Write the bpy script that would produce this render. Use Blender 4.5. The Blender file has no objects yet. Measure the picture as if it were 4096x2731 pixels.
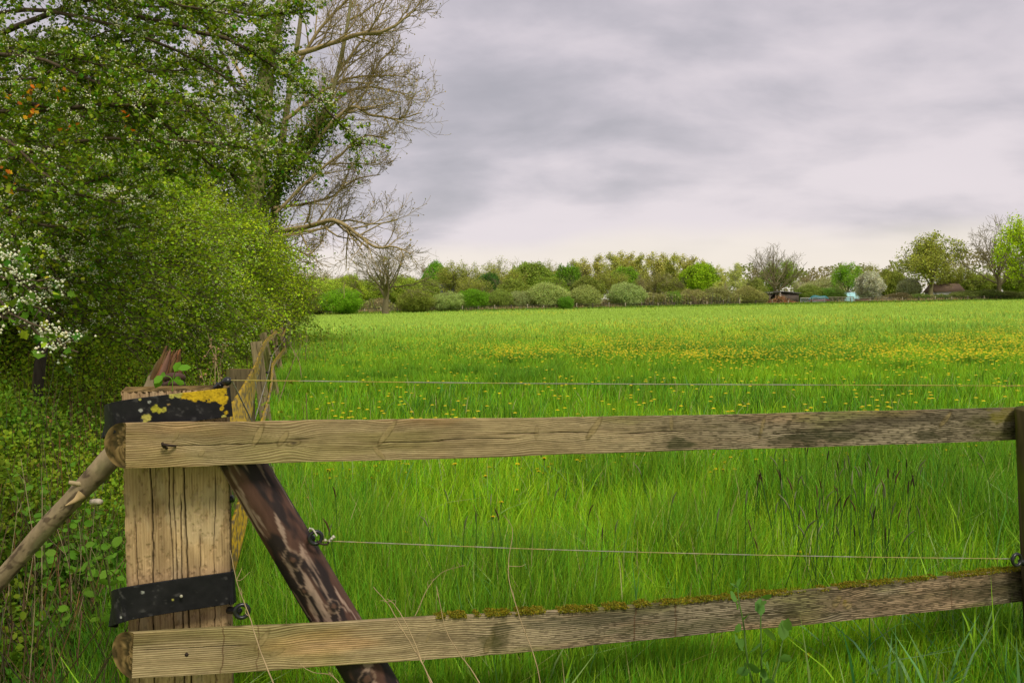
import bpy, math, random
import numpy as np
from mathutils import Vector, Matrix
R = np.random.default_rng(7)
random.seed(7)
S = bpy.context.scene
COL = S.collection
PI = math.pi

# ---------------------------------------------------------------- camera
F = 796.0; W, H = 1024.0, 682.0
PITCH = math.radians(2.7); ROLL = math.radians(1.1); CH = 1.5
fw = np.array([0, math.cos(PITCH), -math.sin(PITCH)])
up0 = np.array([0, math.sin(PITCH), math.cos(PITCH)])
rt0 = np.array([1.0, 0, 0])
cup = up0 * math.cos(ROLL) + rt0 * math.sin(ROLL)
crt = rt0 * math.cos(ROLL) - up0 * math.sin(ROLL)
CP = np.array([0, 0, CH])
cd = bpy.data.cameras.new('camera'); cam = bpy.data.objects.new('camera', cd); COL.objects.link(cam)
cd.lens = 28; cd.sensor_width = 36; cd.clip_start = 0.05; cd.clip_end = 9000
M = Matrix(((crt[0], cup[0], -fw[0], 0), (crt[1], cup[1], -fw[1], 0), (crt[2], cup[2], -fw[2], CH), (0, 0, 0, 1)))
cam.matrix_world = M
S.camera = cam

def P(px, py, d):                 # point of the place seen at px,py (1024 wide) at depth d metres
    return CP + fw * d + crt * ((px - 512) / F * d) - cup * ((py - 341) / F * d)
def Q(sx, sy, d):                 # same, in photo pixels
    return P(sx / 4.0, sy / 4.0, d)
def hor(px):
    return 303.6 - (px - 512) * math.tan(ROLL)
def proj(p):
    v = np.asarray(p) - CP
    z = v @ fw
    return 512 + F * (v @ crt) / z, 341 - F * (v @ cup) / z, z

# ---------------------------------------------------------------- noise
def _hash(ix, iy, iz, seed):
    h = (ix.astype(np.int64) * 374761393 + iy.astype(np.int64) * 668265263 + iz.astype(np.int64) * 2147483647 + seed * 974634777)
    h = (h ^ (h >> 13)) * 1274126177
    h = h & 0x7fffffff
    h = (h ^ (h >> 16)) * 1911520717 & 0x7fffffff
    return (h % 65536) / 65535.0
def vnoise(x, y, z=None, seed=0):
    x = np.asarray(x, float); y = np.asarray(y, float)
    z = np.zeros_like(x) if z is None else np.asarray(z, float)
    ix, iy, iz = np.floor(x), np.floor(y), np.floor(z)
    fx, fy, fz = x - ix, y - iy, z - iz
    fx, fy, fz = [t * t * (3 - 2 * t) for t in (fx, fy, fz)]
    o = 0
    for dz in (0, 1):
        wz = fz if dz else 1 - fz
        for dy in (0, 1):
            wy = fy if dy else 1 - fy
            for dx in (0, 1):
                wx = fx if dx else 1 - fx
                o = o + _hash(ix + dx, iy + dy, iz + dz, seed) * wx * wy * wz
    return o
def fbm(x, y, z=None, seed=0, octv=4):
    o = 0; a = .5; s = 1.0
    for k in range(octv):
        o = o + a * vnoise(np.asarray(x) * s, np.asarray(y) * s, None if z is None else np.asarray(z) * s, seed + k * 17)
        a *= .5; s *= 2.03
    return o / (1 - .5 ** octv)
def sst(a, b, x):
    t = np.clip((x - a) / (b - a), 0, 1); return t * t * (3 - 2 * t)
def mixc(a, b, t):
    a = np.asarray(a, float); b = np.asarray(b, float); t = np.asarray(t)[..., None]
    return a * (1 - t) + b * t

# ---------------------------------------------------------------- mesh helpers
class MB:
    def __init__(s): s.v = []; s.f = []; s.c = []; s.n = 0; s.col = False
    def add(s, v, faces, col=None):
        v = np.asarray(v, float).reshape(-1, 3)
        for f in (faces if isinstance(faces, list) else [faces]):
            f = np.asarray(f, np.int64)
            if len(f): s.f.append(f + s.n)
        s.v.append(v); s.n += len(v)
        if col is not None: s.col = True
        s.c.append(np.ones((len(v), 3)) if col is None else np.broadcast_to(np.asarray(col, float), (len(v), 3)))
        return s
    def build(s, name, mat, parent=None, smooth=False, mw=None):
        me = bpy.data.meshes.new(name)
        V = np.concatenate(s.v) if s.v else np.zeros((0, 3))
        me.vertices.add(len(V)); me.vertices.foreach_set('co', V.astype(np.float32).ravel())
        li = np.concatenate([f.ravel() for f in s.f]).astype(np.int32)
        sz = np.concatenate([np.full(len(f), f.shape[1]) for f in s.f]).astype(np.int32)
        st = np.concatenate([[0], np.cumsum(sz)[:-1]]).astype(np.int32)
        me.loops.add(len(li)); me.loops.foreach_set('vertex_index', li)
        me.polygons.add(len(sz)); me.polygons.foreach_set('loop_start', st); me.polygons.foreach_set('loop_total', sz)
        if smooth: me.polygons.foreach_set('use_smooth', np.ones(len(sz), bool))
        if s.col:
            a = me.attributes.new('col', 'FLOAT_COLOR', 'POINT')
            C = np.concatenate(s.c); C = np.concatenate([C, np.ones((len(C), 1))], 1)
            a.data.foreach_set('color', C.astype(np.float32).ravel())
        me.update(calc_edges=True); me.validate()
        me.materials.append(mat)
        o = bpy.data.objects.new(name, me); COL.objects.link(o)
        if parent is not None: o.parent = parent
        if mw is not None: o.matrix_world = mw
        return o
def tag(o, label=None, cat=None, group=None, kind=None):
    if label: o['label'] = label
    if cat: o['category'] = cat
    if group: o['group'] = group
    if kind: o['kind'] = kind
    return o
def empty(name, loc=(0, 0, 0), label=None, cat=None, group=None):
    o = bpy.data.objects.new(name, None); COL.objects.link(o); o.location = Vector([float(t) for t in loc]); o.empty_display_size = .1
    return tag(o, label, cat, group)
def copy_tree(o, parent=None):
    c = o.copy(); COL.objects.link(c)
    if parent is not None: c.parent = parent
    for ch in o.children: copy_tree(ch, c)
    return c

def unit(v):
    v = np.asarray(v, float); return v / np.maximum(np.linalg.norm(v, axis=-1, keepdims=True), 1e-9)
def tubes(mb, paths, radii, sides=4, col=None, caps=False):
    """paths (M,n,3), radii (M,n)"""
    paths = np.asarray(paths, float); radii = np.asarray(radii, float)
    if paths.ndim == 2: paths = paths[None]; radii = radii[None]
    M_, n, _ = paths.shape
    T = unit(np.gradient(paths, axis=1))
    mt = unit(T.mean(1))
    ref = np.where(np.abs(mt[:, 2:3]) < .8, np.array([[0, 0, 1.]]), np.array([[1., 0, 0]]))
    A = unit(np.cross(T, ref[:, None, :])); B = np.cross(T, A)
    th = np.arange(sides) / sides * 2 * PI
    V = paths[:, :, None] + (A[:, :, None] * np.cos(th)[None, None, :, None] + B[:, :, None] * np.sin(th)[None, None, :, None]) * radii[:, :, None, None]
    idx = np.arange(M_ * n * sides).reshape(M_, n, sides)
    a = idx[:, :-1]; b = np.roll(a, -1, 2); c = idx[:, 1:]; d = np.roll(c, -1, 2)
    f = [np.stack([a, b, d, c], -1).reshape(-1, 4)]
    if caps:
        f.append(idx[:, 0, ::-1].reshape(M_, sides)); f.append(idx[:, -1].reshape(M_, sides))
    cc = None
    if col is not None:
        cc = np.asarray(col, float)
        cc = np.broadcast_to(cc[:, None, None] if cc.ndim == 2 else cc, (M_, n, sides, 3)).reshape(-1, 3)
    mb.add(V.reshape(-1, 3), f, cc)
def spline(pts, n):
    pts = np.asarray(pts, float)
    k = len(pts)
    if k == 2:
        t = np.linspace(0, 1, n)[:, None]; return pts[0] * (1 - t) + pts[1] * t
    ext = np.vstack([2 * pts[0] - pts[1], pts, 2 * pts[-1] - pts[-2]])
    u = np.linspace(0, k - 1 - 1e-6, n); i = u.astype(int); t = (u - i)[:, None]
    p0, p1, p2, p3 = ext[i], ext[i + 1], ext[i + 2], ext[i + 3]
    return .5 * ((2 * p1) + (-p0 + p2) * t + (2 * p0 - 5 * p1 + 4 * p2 - p3) * t ** 2 + (-p0 + 3 * p1 - 3 * p2 + p3) * t ** 3)
def box(mb, c, s, rz=0, col=None, ax=None):
    x, y, z = [t / 2 for t in s]
    v = np.array([[a, b, d] for a in (-x, x) for b in (-y, y) for d in (-z, z)])
    if ax is None:
        cz, sz = math.cos(rz), math.sin(rz); ax = np.array([[cz, sz, 0], [-sz, cz, 0], [0, 0, 1]])
    v = v @ np.asarray(ax) + np.asarray(c)
    mb.add(v, np.array([[0, 1, 3, 2], [4, 6, 7, 5], [0, 4, 5, 1], [2, 3, 7, 6], [0, 2, 6, 4], [1, 5, 7, 3]]), col)

LEAF_OUT = {
 'kite': (np.array([[0, 0], [.5, .45], [1, 0], [.5, -.45]]), [[0, 1, 2, 3]]),
 'leaf': (np.array([[0, 0], [.3, .32], [.7, .3], [1, 0], [.7, -.3], [.3, -.32]]), [[0, 1, 2, 3], [0, 3, 4, 5]]),
 'lobed': (np.array([[0, 0], [.25, .22], [.3, .5], [.5, .3], [.68, .48], [.8, .2], [1.05, 0], [.8, -.2], [.68, -.48], [.5, -.3], [.3, -.5], [.25, -.22], [.55, 0]]),
           [[0, 1, 3, 12], [1, 2, 3], [3, 4, 5, 12], [5, 6, 7, 12], [7, 8, 9, 12], [9, 10, 11], [9, 11, 0, 12]]),
}
def leaves(mb, pos, size, col, shape='kite', upbias=.5, tdir=None, fold=.25, droop=0.):
    n = len(pos); size = np.broadcast_to(size, (n,))
    nn = R.normal(size=(n, 3)); nn = unit(unit(nn) * (1 - upbias) + np.array([0, 0, 1.]) * upbias)
    t = R.normal(size=(n, 3)) if tdir is None else np.broadcast_to(tdir, (n, 3)) + R.normal(size=(n, 3)) * .5
    t = t + np.array([0, 0, -droop])
    t = unit(t - nn * (t * nn).sum(1, keepdims=True)); s = np.cross(nn, t)
    out, faces = LEAF_OUT[shape]
    a = out[:, 0]; b = out[:, 1]
    V = pos[:, None] + size[:, None, None] * (a[None, :, None] * t[:, None] + b[None, :, None] * s[:, None] + (np.abs(b) * fold)[None, :, None] * nn[:, None])
    k = len(out); base = np.arange(n)[:, None] * k
    fl = []
    for L in sorted({len(f) for f in faces}):
        ff = np.array([f for f in faces if len(f) == L])
        fl.append((base[:, :, None] + ff[None]).reshape(-1, L))
    mb.add(V.reshape(-1, 3), fl, np.repeat(np.broadcast_to(col, (n, 3)), k, 0))
def var(col, n, amt=.25, hue=.1):
    """per-leaf tint"""
    c = np.broadcast_to(np.asarray(col, float), (n, 3)).copy()
    c *= (1 + R.normal(size=(n, 1)) * amt).clip(.35, 1.9)
    c[:, 0] *= (1 + R.normal(size=n) * hue * 2).clip(.4, 1.8)
    c[:, 2] *= (1 + R.normal(size=n) * hue * 2).clip(.3, 1.8)
    return c
OCT = np.array([[1, 0, 0], [-1, 0, 0], [0, 1, 0], [0, -1, 0], [0, 0, 1], [0, 0, -1.]])
OCF = np.array([[0, 2, 4], [2, 1, 4], [1, 3, 4], [3, 0, 4], [2, 0, 5], [1, 2, 5], [3, 1, 5], [0, 3, 5]])
def buds(mb, pos, r, col):
    n = len(pos); r = np.broadcast_to(r, (n,))
    V = pos[:, None] + OCT[None] * r[:, None, None]
    mb.add(V.reshape(-1, 3), (np.arange(n)[:, None, None] * 6 + OCF[None]).reshape(-1, 3), np.repeat(np.broadcast_to(col, (n, 3)), 6, 0))

# ---------------------------------------------------------------- materials
def nt(name):
    m = bpy.data.materials.new(name); m.use_nodes = True
    N = m.node_tree.nodes; L = m.node_tree.links
    b = N['Principled BSDF']; return m, N, L, b
def mat_attr(name, rough=.8, bump=None, spec=.3, transl=0., tint=False, noise=None):
    m, N, L, b = nt(name)
    a = N.new('ShaderNodeAttribute'); a.attribute_name = 'col'
    src = a.outputs['Color']
    if tint:
        oi = N.new('ShaderNodeObjectInfo'); mx = N.new('ShaderNodeMix'); mx.data_type = 'RGBA'; mx.blend_type = 'MULTIPLY'; mx.inputs[0].default_value = 1
        L.new(src, mx.inputs[6]); L.new(oi.outputs['Color'], mx.inputs[7]); src = mx.outputs[2]
    if noise:
        tc = N.new('ShaderNodeTexCoord'); mp = N.new('ShaderNodeMapping'); mp.inputs['Scale'].default_value = noise[0]
        no = N.new('ShaderNodeTexNoise'); no.inputs['Detail'].default_value = 6; no.inputs['Scale'].default_value = 1
        L.new(tc.outputs['Object'], mp.inputs['Vector']); L.new(mp.outputs[0], no.inputs['Vector'])
        cr = N.new('ShaderNodeMapRange'); cr.inputs[1].default_value = .3; cr.inputs[2].default_value = .7; cr.inputs[3].default_value = 1 - noise[1]; cr.inputs[4].default_value = 1 + noise[1]
        L.new(no.outputs[0], cr.inputs[0])
        vm = N.new('ShaderNodeVectorMath'); vm.operation = 'SCALE'; L.new(src, vm.inputs[0]); L.new(cr.outputs[0], vm.inputs['Scale']); src = vm.outputs[0]
        bp = N.new('ShaderNodeBump'); bp.inputs['Strength'].default_value = noise[2]; bp.inputs['Distance'].default_value = noise[3]
        L.new(no.outputs[0], bp.inputs['Height']); L.new(bp.outputs[0], b.inputs['Normal'])
    L.new(src, b.inputs['Base Color'])
    b.inputs['Roughness'].default_value = rough; b.inputs['Specular IOR Level'].default_value = spec
    if transl > 0:
        tr = N.new('ShaderNodeBsdfTranslucent'); ms = N.new('ShaderNodeMixShader'); ms.inputs[0].default_value = transl
        hs = N.new('ShaderNodeVectorMath'); hs.operation = 'MULTIPLY'; hs.inputs[1].default_value = (1.18, 1.15, .5)
        L.new(src, hs.inputs[0]); L.new(hs.outputs[0], tr.inputs['Color'])
        L.new(b.outputs[0], ms.inputs[1]); L.new(tr.outputs[0], ms.inputs[2])
        L.new(ms.outputs[0], N['Material Output'].inputs['Surface'])
    return m
def mat_flat(name, col, rough=.7, metal=0., spec=.4, nscale=8, namt=.25, bump=.3, bd=.01):
    m, N, L, b = nt(name)
    tc = N.new('ShaderNodeTexCoord'); no = N.new('ShaderNodeTexNoise'); no.inputs['Scale'].default_value = nscale; no.inputs['Detail'].default_value = 6
    L.new(tc.outputs['Object'], no.inputs['Vector'])
    mr = N.new('ShaderNodeMapRange'); mr.inputs[1].default_value = .3; mr.inputs[2].default_value = .7; mr.inputs[3].default_value = 1 - namt; mr.inputs[4].default_value = 1 + namt
    L.new(no.outputs[0], mr.inputs[0])
    vm = N.new('ShaderNodeVectorMath'); vm.operation = 'SCALE'; vm.inputs[0].default_value = col; L.new(mr.outputs[0], vm.inputs['Scale'])
    L.new(vm.outputs[0], b.inputs['Base Color'])
    bp = N.new('ShaderNodeBump'); bp.inputs['Strength'].default_value = bump; bp.inputs['Distance'].default_value = bd
    L.new(no.outputs[0], bp.inputs['Height']); L.new(bp.outputs[0], b.inputs['Normal'])
    b.inputs['Roughness'].default_value = rough; b.inputs['Metallic'].default_value = metal; b.inputs['Specular IOR Level'].default_value = spec
    return m
M_LEAF = mat_attr('leaf', .6, spec=.10, transl=.35)
M_FLEAF = mat_attr('far_leaf', .8, spec=.1, transl=.3, tint=True)
M_FBARK = mat_attr('far_bark', .9, spec=.1, tint=False)
M_GRASS = mat_attr('grass', .5, spec=.14, transl=.38)
M_WOOD = mat_attr('weathered_wood', .9, spec=.08, noise=((18, 60, 60), .12, .35, .003))
M_WOODV = mat_attr('weathered_wood_upright', .9, spec=.08, noise=((70, 70, 16), .14, .4, .003))
M_BARK = mat_attr('bark', .9, spec=.15, noise=((30, 30, 12), .25, .6, .01))
M_LOG = mat_attr('treated_log', .62, spec=.22, noise=((60, 60, 12), .12, .4, .003))
M_PETAL = mat_attr('petal', .6, spec=.2, transl=.25)
M_RUBBER = mat_attr('rubber', .6, spec=.16, noise=((60, 60, 60), .2, .25, .002))
M_BLACK = mat_flat('black_plastic', (.012, .012, .014), .35, spec=.5, nscale=60, namt=.2, bump=.1, bd=.001)
M_CORD = mat_attr('cord', .8, spec=.2, noise=((300, 300, 300), .3, .5, .001))
M_RUST = mat_flat('rusty_iron', (.035, .02, .014), .8, metal=.3, nscale=80)
M_METAL = mat_flat('galvanised_metal', (.42, .45, .47), .5, metal=.4, nscale=3)
# ---------------------------------------------------------------- world and light
SUN_EL, SUN_AZ = math.radians(52), math.radians(150)   # azimuth from +Y clockwise
S.view_settings.view_transform = 'Standard'; S.view_settings.look = 'None'; S.view_settings.gamma = 1
S.view_settings.exposure = 1.0
sd = bpy.data.lights.new('sun', 'SUN'); so = bpy.data.objects.new('sun', sd); COL.objects.link(so)
sd.energy = 1.5; sd.angle = math.radians(14); sd.color = (1, .95, .80)
sdir = Vector((math.sin(SUN_AZ) * math.cos(SUN_EL), math.cos(SUN_AZ) * math.cos(SUN_EL), math.sin(SUN_EL)))
so.rotation_euler = sdir.to_track_quat('Z', 'Y').to_euler()
wd = bpy.data.worlds.new('World'); S.world = wd; wd.use_nodes = True
N = wd.node_tree.nodes; L = wd.node_tree.links
bg = N['Background']; bg.inputs['Strength'].default_value = 1.0
sky = N.new('ShaderNodeTexSky'); sky.sky_type = 'NISHITA'; sky.sun_disc = False; sky.sun_elevation = SUN_EL; sky.sun_rotation = SUN_AZ
def wnode(t, **k):
    n = N.new(t)
    for a, v in k.items(): setattr(n, a, v)
    return n
def mth(op, a, b=None, c=None):
    n = N.new('ShaderNodeMath'); n.operation = op
    for i, v in enumerate((a, b, c)):
        if v is None: continue
        if isinstance(v, (int, float)): n.inputs[i].default_value = v
        else: L.new(v, n.inputs[i])
    return n.outputs[0]
tc = wnode('ShaderNodeTexCoord'); sx = wnode('ShaderNodeSeparateXYZ'); L.new(tc.outputs['Generated'], sx.inputs[0])
zc = mth('MAXIMUM', sx.outputs['Z'], 0.0)
den = mth('ADD', zc, 0.36)
cu = mth('DIVIDE', sx.outputs['X'], den); cv = mth('DIVIDE', sx.outputs['Y'], den)
cb = wnode('ShaderNodeCombineXYZ'); L.new(cu, cb.inputs[0]); L.new(cv, cb.inputs[1])
def noise_at(scale, rot, off, det=4, rough=.5, dist=0.):
    mp = wnode('ShaderNodeMapping'); mp.inputs['Scale'].default_value = scale; mp.inputs['Rotation'].default_value = (0, 0, rot); mp.inputs['Location'].default_value = off
    no = wnode('ShaderNodeTexNoise'); no.inputs['Scale'].default_value = 1; no.inputs['Detail'].default_value = det; no.inputs['Roughness'].default_value = rough; no.inputs['Distortion'].default_value = dist
    L.new(cb.outputs[0], mp.inputs[0]); L.new(mp.outputs[0], no.inputs['Vector']); return no.outputs[0]
def ramp(f, pts):
    r = wnode('ShaderNodeValToRGB'); r.color_ramp.interpolation = 'B_SPLINE'
    e = r.color_ramp.elements
    while len(e) < len(pts): e.new(.5)
    for el, (p, c) in zip(e, pts): el.position = p; el.color = (*c, 1)
    L.new(f, r.inputs[0]); return r.outputs[0]
def cmix(f, a, b, mode='MIX'):
    m = wnode('ShaderNodeMix', data_type='RGBA', blend_type=mode)
    if isinstance(f, float): m.inputs[0].default_value = f
    else: L.new(f, m.inputs[0])
    for s_, v in ((6, a), (7, b)):
        if isinstance(v, tuple): m.inputs[s_].default_value = (*v, 1)
        else: L.new(v, m.inputs[s_])
    return m.outputs[2]
n1 = noise_at((.95, 1.35, 1), .22, (5.4, 2.6, 0), 5, .5, .25)
n2 = noise_at((2.6, 3.9, 1), .22, (8.3, 4.1, 0), 6, .52, .2)
nn_ = mth('ADD', mth('MULTIPLY', n1, .58), mth('MULTIPLY', n2, .42))
cloud = ramp(nn_, [(.40, (.195, .190, .216)), (.465, (.255, .241, .271)), (.52, (.315, .290, .320)), (.60, (.405, .365, .388))])
# thin bright band under the cloud base close to the horizon
n3 = noise_at((.7, .35, 1), .2, (1.3, .2, 0), 3, .5)
zb = mth('ADD', zc, mth('MULTIPLY', mth('SUBTRACT', n3, .5), .16))
hz = ramp(zb, [(.02, (1, 1, 1)), (.062, (.95, .95, .95)), (.085, (0, 0, 0))])
sp = wnode('ShaderNodeSeparateColor'); L.new(hz, sp.inputs[0])
cloud = cmix(mth('MULTIPLY', sp.outputs[0], .9), cloud, (.47, .425, .37))
skyc = cmix(1.0, sky.outputs[0], (.07, .07, .07), 'MULTIPLY')
tot = cmix(.95, skyc, cloud)
# directions under the horizon only light the ground from below
L.new(tot, bg.inputs['Color'])

# ---------------------------------------------------------------- layout of the meadow
def fence_x(y):                   # the side fence on the left edge of the field
    return -0.93 - .276 * (y - 2.1)
def far_fence_d(px):              # distance of the far paddock fence
    return 165 + (px - 290) / 734.0 * 42
def tuft(x, y):                   # tall dark clumps
    return np.maximum(sst(.60, .72, fbm(x * .55, y * .4, seed=5, octv=3)), sst(.66, .74, fbm(x * 1.1, y * .9, seed=6, octv=2)))
def lime(x, y):
    return sst(.35, .65, fbm(x * .22, y * .16, seed=9, octv=3))
G_LIGHT = np.array([.335, .55, .022]); G_MID = np.array([.225, .42, .020]); G_DARK = np.array([.075, .215, .022])
def grass_col(x, y, n):
    t = tuft(x, y); l = lime(x, y)
    c = mixc(G_MID, G_LIGHT, l * .85)
    c = mixc(c, G_DARK, t * .48)
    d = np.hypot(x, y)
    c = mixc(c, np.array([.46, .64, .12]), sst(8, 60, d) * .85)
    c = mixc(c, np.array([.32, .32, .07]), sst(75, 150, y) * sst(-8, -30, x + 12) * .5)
    return c
def blades(mb, x, y, h, w, col, seg, lean=.25, z0=0.):
    n = len(x); th = R.uniform(0, 2 * PI, n); bd = np.stack([np.cos(th), np.sin(th)], 1) * (np.abs(R.normal(size=n)) * lean + .05)[:, None]
    bd[:, 0] += .05
    ph = R.uniform(0, PI, n); sd_ = np.stack([np.cos(ph), np.sin(ph), np.zeros(n)], 1)
    base = np.stack([x, y, np.full(n, z0)], 1)
    lev = {1: [0], 2: [0, .55], 3: [0, .38, .74]}[seg]; wid = {1: [1.], 2: [1., .75], 3: [.8, 1., .62]}[seg]
    V = []
    def at(t):
        off = bd * (h * t ** 2)[:, None] if np.ndim(t) else bd * (h * t * t)[:, None]
        zz = h * t * (1 - .35 * t * np.hypot(bd[:, 0], bd[:, 1]))
        return base + np.concatenate([off, zz[:, None]], 1)
    for t, q in zip(lev, wid):
        c = at(t); V += [c - sd_ * (w * q / 2)[:, None], c + sd_ * (w * q / 2)[:, None]]
    V.append(at(1.0))
    k = len(V); V = np.stack(V, 1); b = np.arange(n)[:, None] * k
    fs = []
    q4 = [[2 * i, 2 * i + 1, 2 * i + 3, 2 * i + 2] for i in range(len(lev) - 1)]
    if q4: fs.append((b[:, :, None] + np.array(q4)[None]).reshape(-1, 4))
    m_ = 2 * (len(lev) - 1)
    fs.append((b[:, :, None] + np.array([[m_, m_ + 1, m_ + 2]])[None]).reshape(-1, 3))
    # blade colour gets paler from base to tip
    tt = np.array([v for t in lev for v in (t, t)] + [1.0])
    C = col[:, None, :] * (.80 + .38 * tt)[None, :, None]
    mb.add(V.reshape(-1, 3), fs, C.reshape(-1, 3))
def scatter(n, d0, d1, pxa=-40, pxb=1064, power=1.0):
    """positions on the ground, evenly dense over the picture"""
    u = R.random(n); inv = (1 / d0 ** power) * (1 - u) + (1 / d1 ** power) * u
    d = inv ** (-1 / power); px = R.uniform(pxa, pxb, n)
    return (px - 512) / F * d, d

# ground sheet
def mat_ground():
    m, N, L, b = nt('meadow_ground')
    geo = N.new('ShaderNodeNewGeometry')
    n1 = N.new('ShaderNodeTexNoise'); n1.inputs['Scale'].default_value = .12; n1.inputs['Detail'].default_value = 8; n1.inputs['Roughness'].default_value = .65
    L.new(geo.outputs['Position'], n1.inputs['Vector'])
    r = N.new('ShaderNodeValToRGB'); e = r.color_ramp.elements; e[0].position = .35; e[0].color = (.09, .18, .012, 1); e[1].position = .68; e[1].color = (.28, .38, .03, 1)
    L.new(n1.outputs[0], r.inputs[0]); L.new(r.outputs[0], b.inputs['Base Color'])
    b.inputs['Roughness'].default_value = .95; b.inputs['Specular IOR Level'].default_value = .1
    bp = N.new('ShaderNodeBump'); bp.inputs['Distance'].default_value = .3; bp.inputs['Strength'].default_value = .6; n2 = N.new('ShaderNodeTexNoise'); n2.inputs['Scale'].default_value = 3; n2.inputs['Detail'].default_value = 6
    L.new(geo.outputs['Position'], n2.inputs['Vector']); L.new(n2.outputs[0], bp.inputs['Height']); L.new(bp.outputs[0], b.inputs['Normal'])
    return m
mb = MB()
ys = np.array([-60, -10, 0, 10, 40, 120, 300, 800, 2000, 4500.]); xs = np.array([-4500, -1500, -500, -150, -40, 0, 40, 150, 500, 1500, 4500.])
XX, YY = np.meshgrid(xs, ys); gi = np.arange(XX.size).reshape(XX.shape)
mb.add(np.stack([XX, YY, 0 * XX], -1).reshape(-1, 3), np.stack([gi[:-1, :-1], gi[:-1, 1:], gi[1:, 1:], gi[1:, :-1]], -1).reshape(-1, 4))
tag(mb.build('ground', mat_ground()), kind='structure')

# grass
mb = MB()
def keep_field(x, y, margin=.0):
    return x > fence_x(y) + margin
# near
x, y = scatter(330000, 2.15, 15, -60, 1080, 1.0)
k = keep_field(x, y, -.4) ; x, y = x[k], y[k]
t = tuft(x, y); h = (.30 + .20 * fbm(x * .9, y * .9, seed=21, octv=3) + .10 * t) * R.uniform(.45, 1.15, len(x)); h *= 1 - .25 * sst(5, 14, y)
h *= np.where(y < 3.4, .92, 1)
w = np.maximum(R.uniform(.0035, .0075, len(x)), .00105 * y)
c = grass_col(x, y, len(x)) * (.88 + .12 * sst(3, 9, y))[:, None]; c = c * (1 + R.normal(size=(len(x), 1)) * .30).clip(.35, 1.8); c[:, 0] *= R.uniform(.6, 1.3, len(x))
sp2 = R.random(len(x)) < .10 * sst(.45, .6, fbm(x * .8, y * .8, seed=61)) * 2; c[sp2] = c[sp2] * np.array([.55, .72, 1.8]); dry = R.random(len(x)) < .022; c[dry] = np.array([.42, .36, .16])
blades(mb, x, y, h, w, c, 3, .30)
# broader, arching and seeding blades mixed in
x, y = scatter(17000, 2.15, 13, -60, 1080, 1.0); k = keep_field(x, y, -.2) & (fbm(x * 1.3, y * 1.1, seed=63) > .44); x, y = x[k], y[k]
h = R.uniform(.28, .62, len(x)) * (1 - .3 * sst(5, 13, y)); w = np.maximum(R.uniform(.006, .0115, len(x)), .0013 * y)
c = grass_col(x, y, len(x)) * R.uniform(.55, 1.35, len(x))[:, None]; q_ = R.random(len(x)); c[q_ < .12] = (.30, .42, .14); c[(q_ > .12) & (q_ < .24)] = (.12, .28, .07); c[q_ > .97] = (.50, .44, .22)
blades(mb, x, y, h, w, c, 3, .55)
# middle
x, y = scatter(300000, 13, 60, -60, 1080, 1.15)
k = keep_field(x, y); x, y = x[k], y[k]
t = tuft(x, y); h = (.20 + .14 * fbm(x * .6, y * .6, seed=22, octv=3) + .12 * t) * R.uniform(.5, 1.2, len(x))
w = .00125 * y * R.uniform(.7, 1.3, len(x)); c = grass_col(x, y, len(x)) * (1 + R.normal(size=(len(x), 1)) * .2).clip(.45, 1.7); c[:, 0] *= R.uniform(.7, 1.25, len(x))
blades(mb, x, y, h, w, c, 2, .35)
# far
x, y = scatter(230000, 55, 205, -60, 1080, 1.4)
pxs = 512 + x / y * F
k = (x > fence_x(y) - 2) & (y < far_fence_d(pxs) + 1.5); x, y = x[k], y[k]
h = (.16 + .10 * fbm(x * .3, y * .3, seed=23, octv=3) + .12 * tuft(x, y)) * R.uniform(.6, 1.2, len(x))
w = .0016 * y * R.uniform(.7, 1.3, len(x)); c = grass_col(x, y, len(x)) * (1 + R.normal(size=(len(x), 1)) * .14).clip(.5, 1.6)
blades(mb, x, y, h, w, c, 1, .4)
tag(mb.build('grass', M_GRASS), 'tall bright green meadow grass covering the whole field', 'grass', kind='stuff')
# coarse verge behind and along the far fence
mb = MB()
px = R.uniform(270, 1090, 26000); y = far_fence_d(px) + R.uniform(-2, 5, len(px)); x = (px - 512) / F * y
c = var((.22, .34, .04), len(x), .25); tan_ = (R.random(len(x)) < .75) & (fbm(x * .06, y * .02, seed=31) > .47) & (y > far_fence_d(px) + .6); c[tan_] = var((.48, .38, .20), tan_.sum(), .2)
blades(mb, x, y, R.uniform(.25, .75, len(x)) * np.where(tan_, 1.6, 1), R.uniform(.15, .3, len(x)), c, 1, .3)
tag(mb.build('grass', M_GRASS), 'tan and green rough grass along the far paddock fence', 'grass', kind='stuff')
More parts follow.
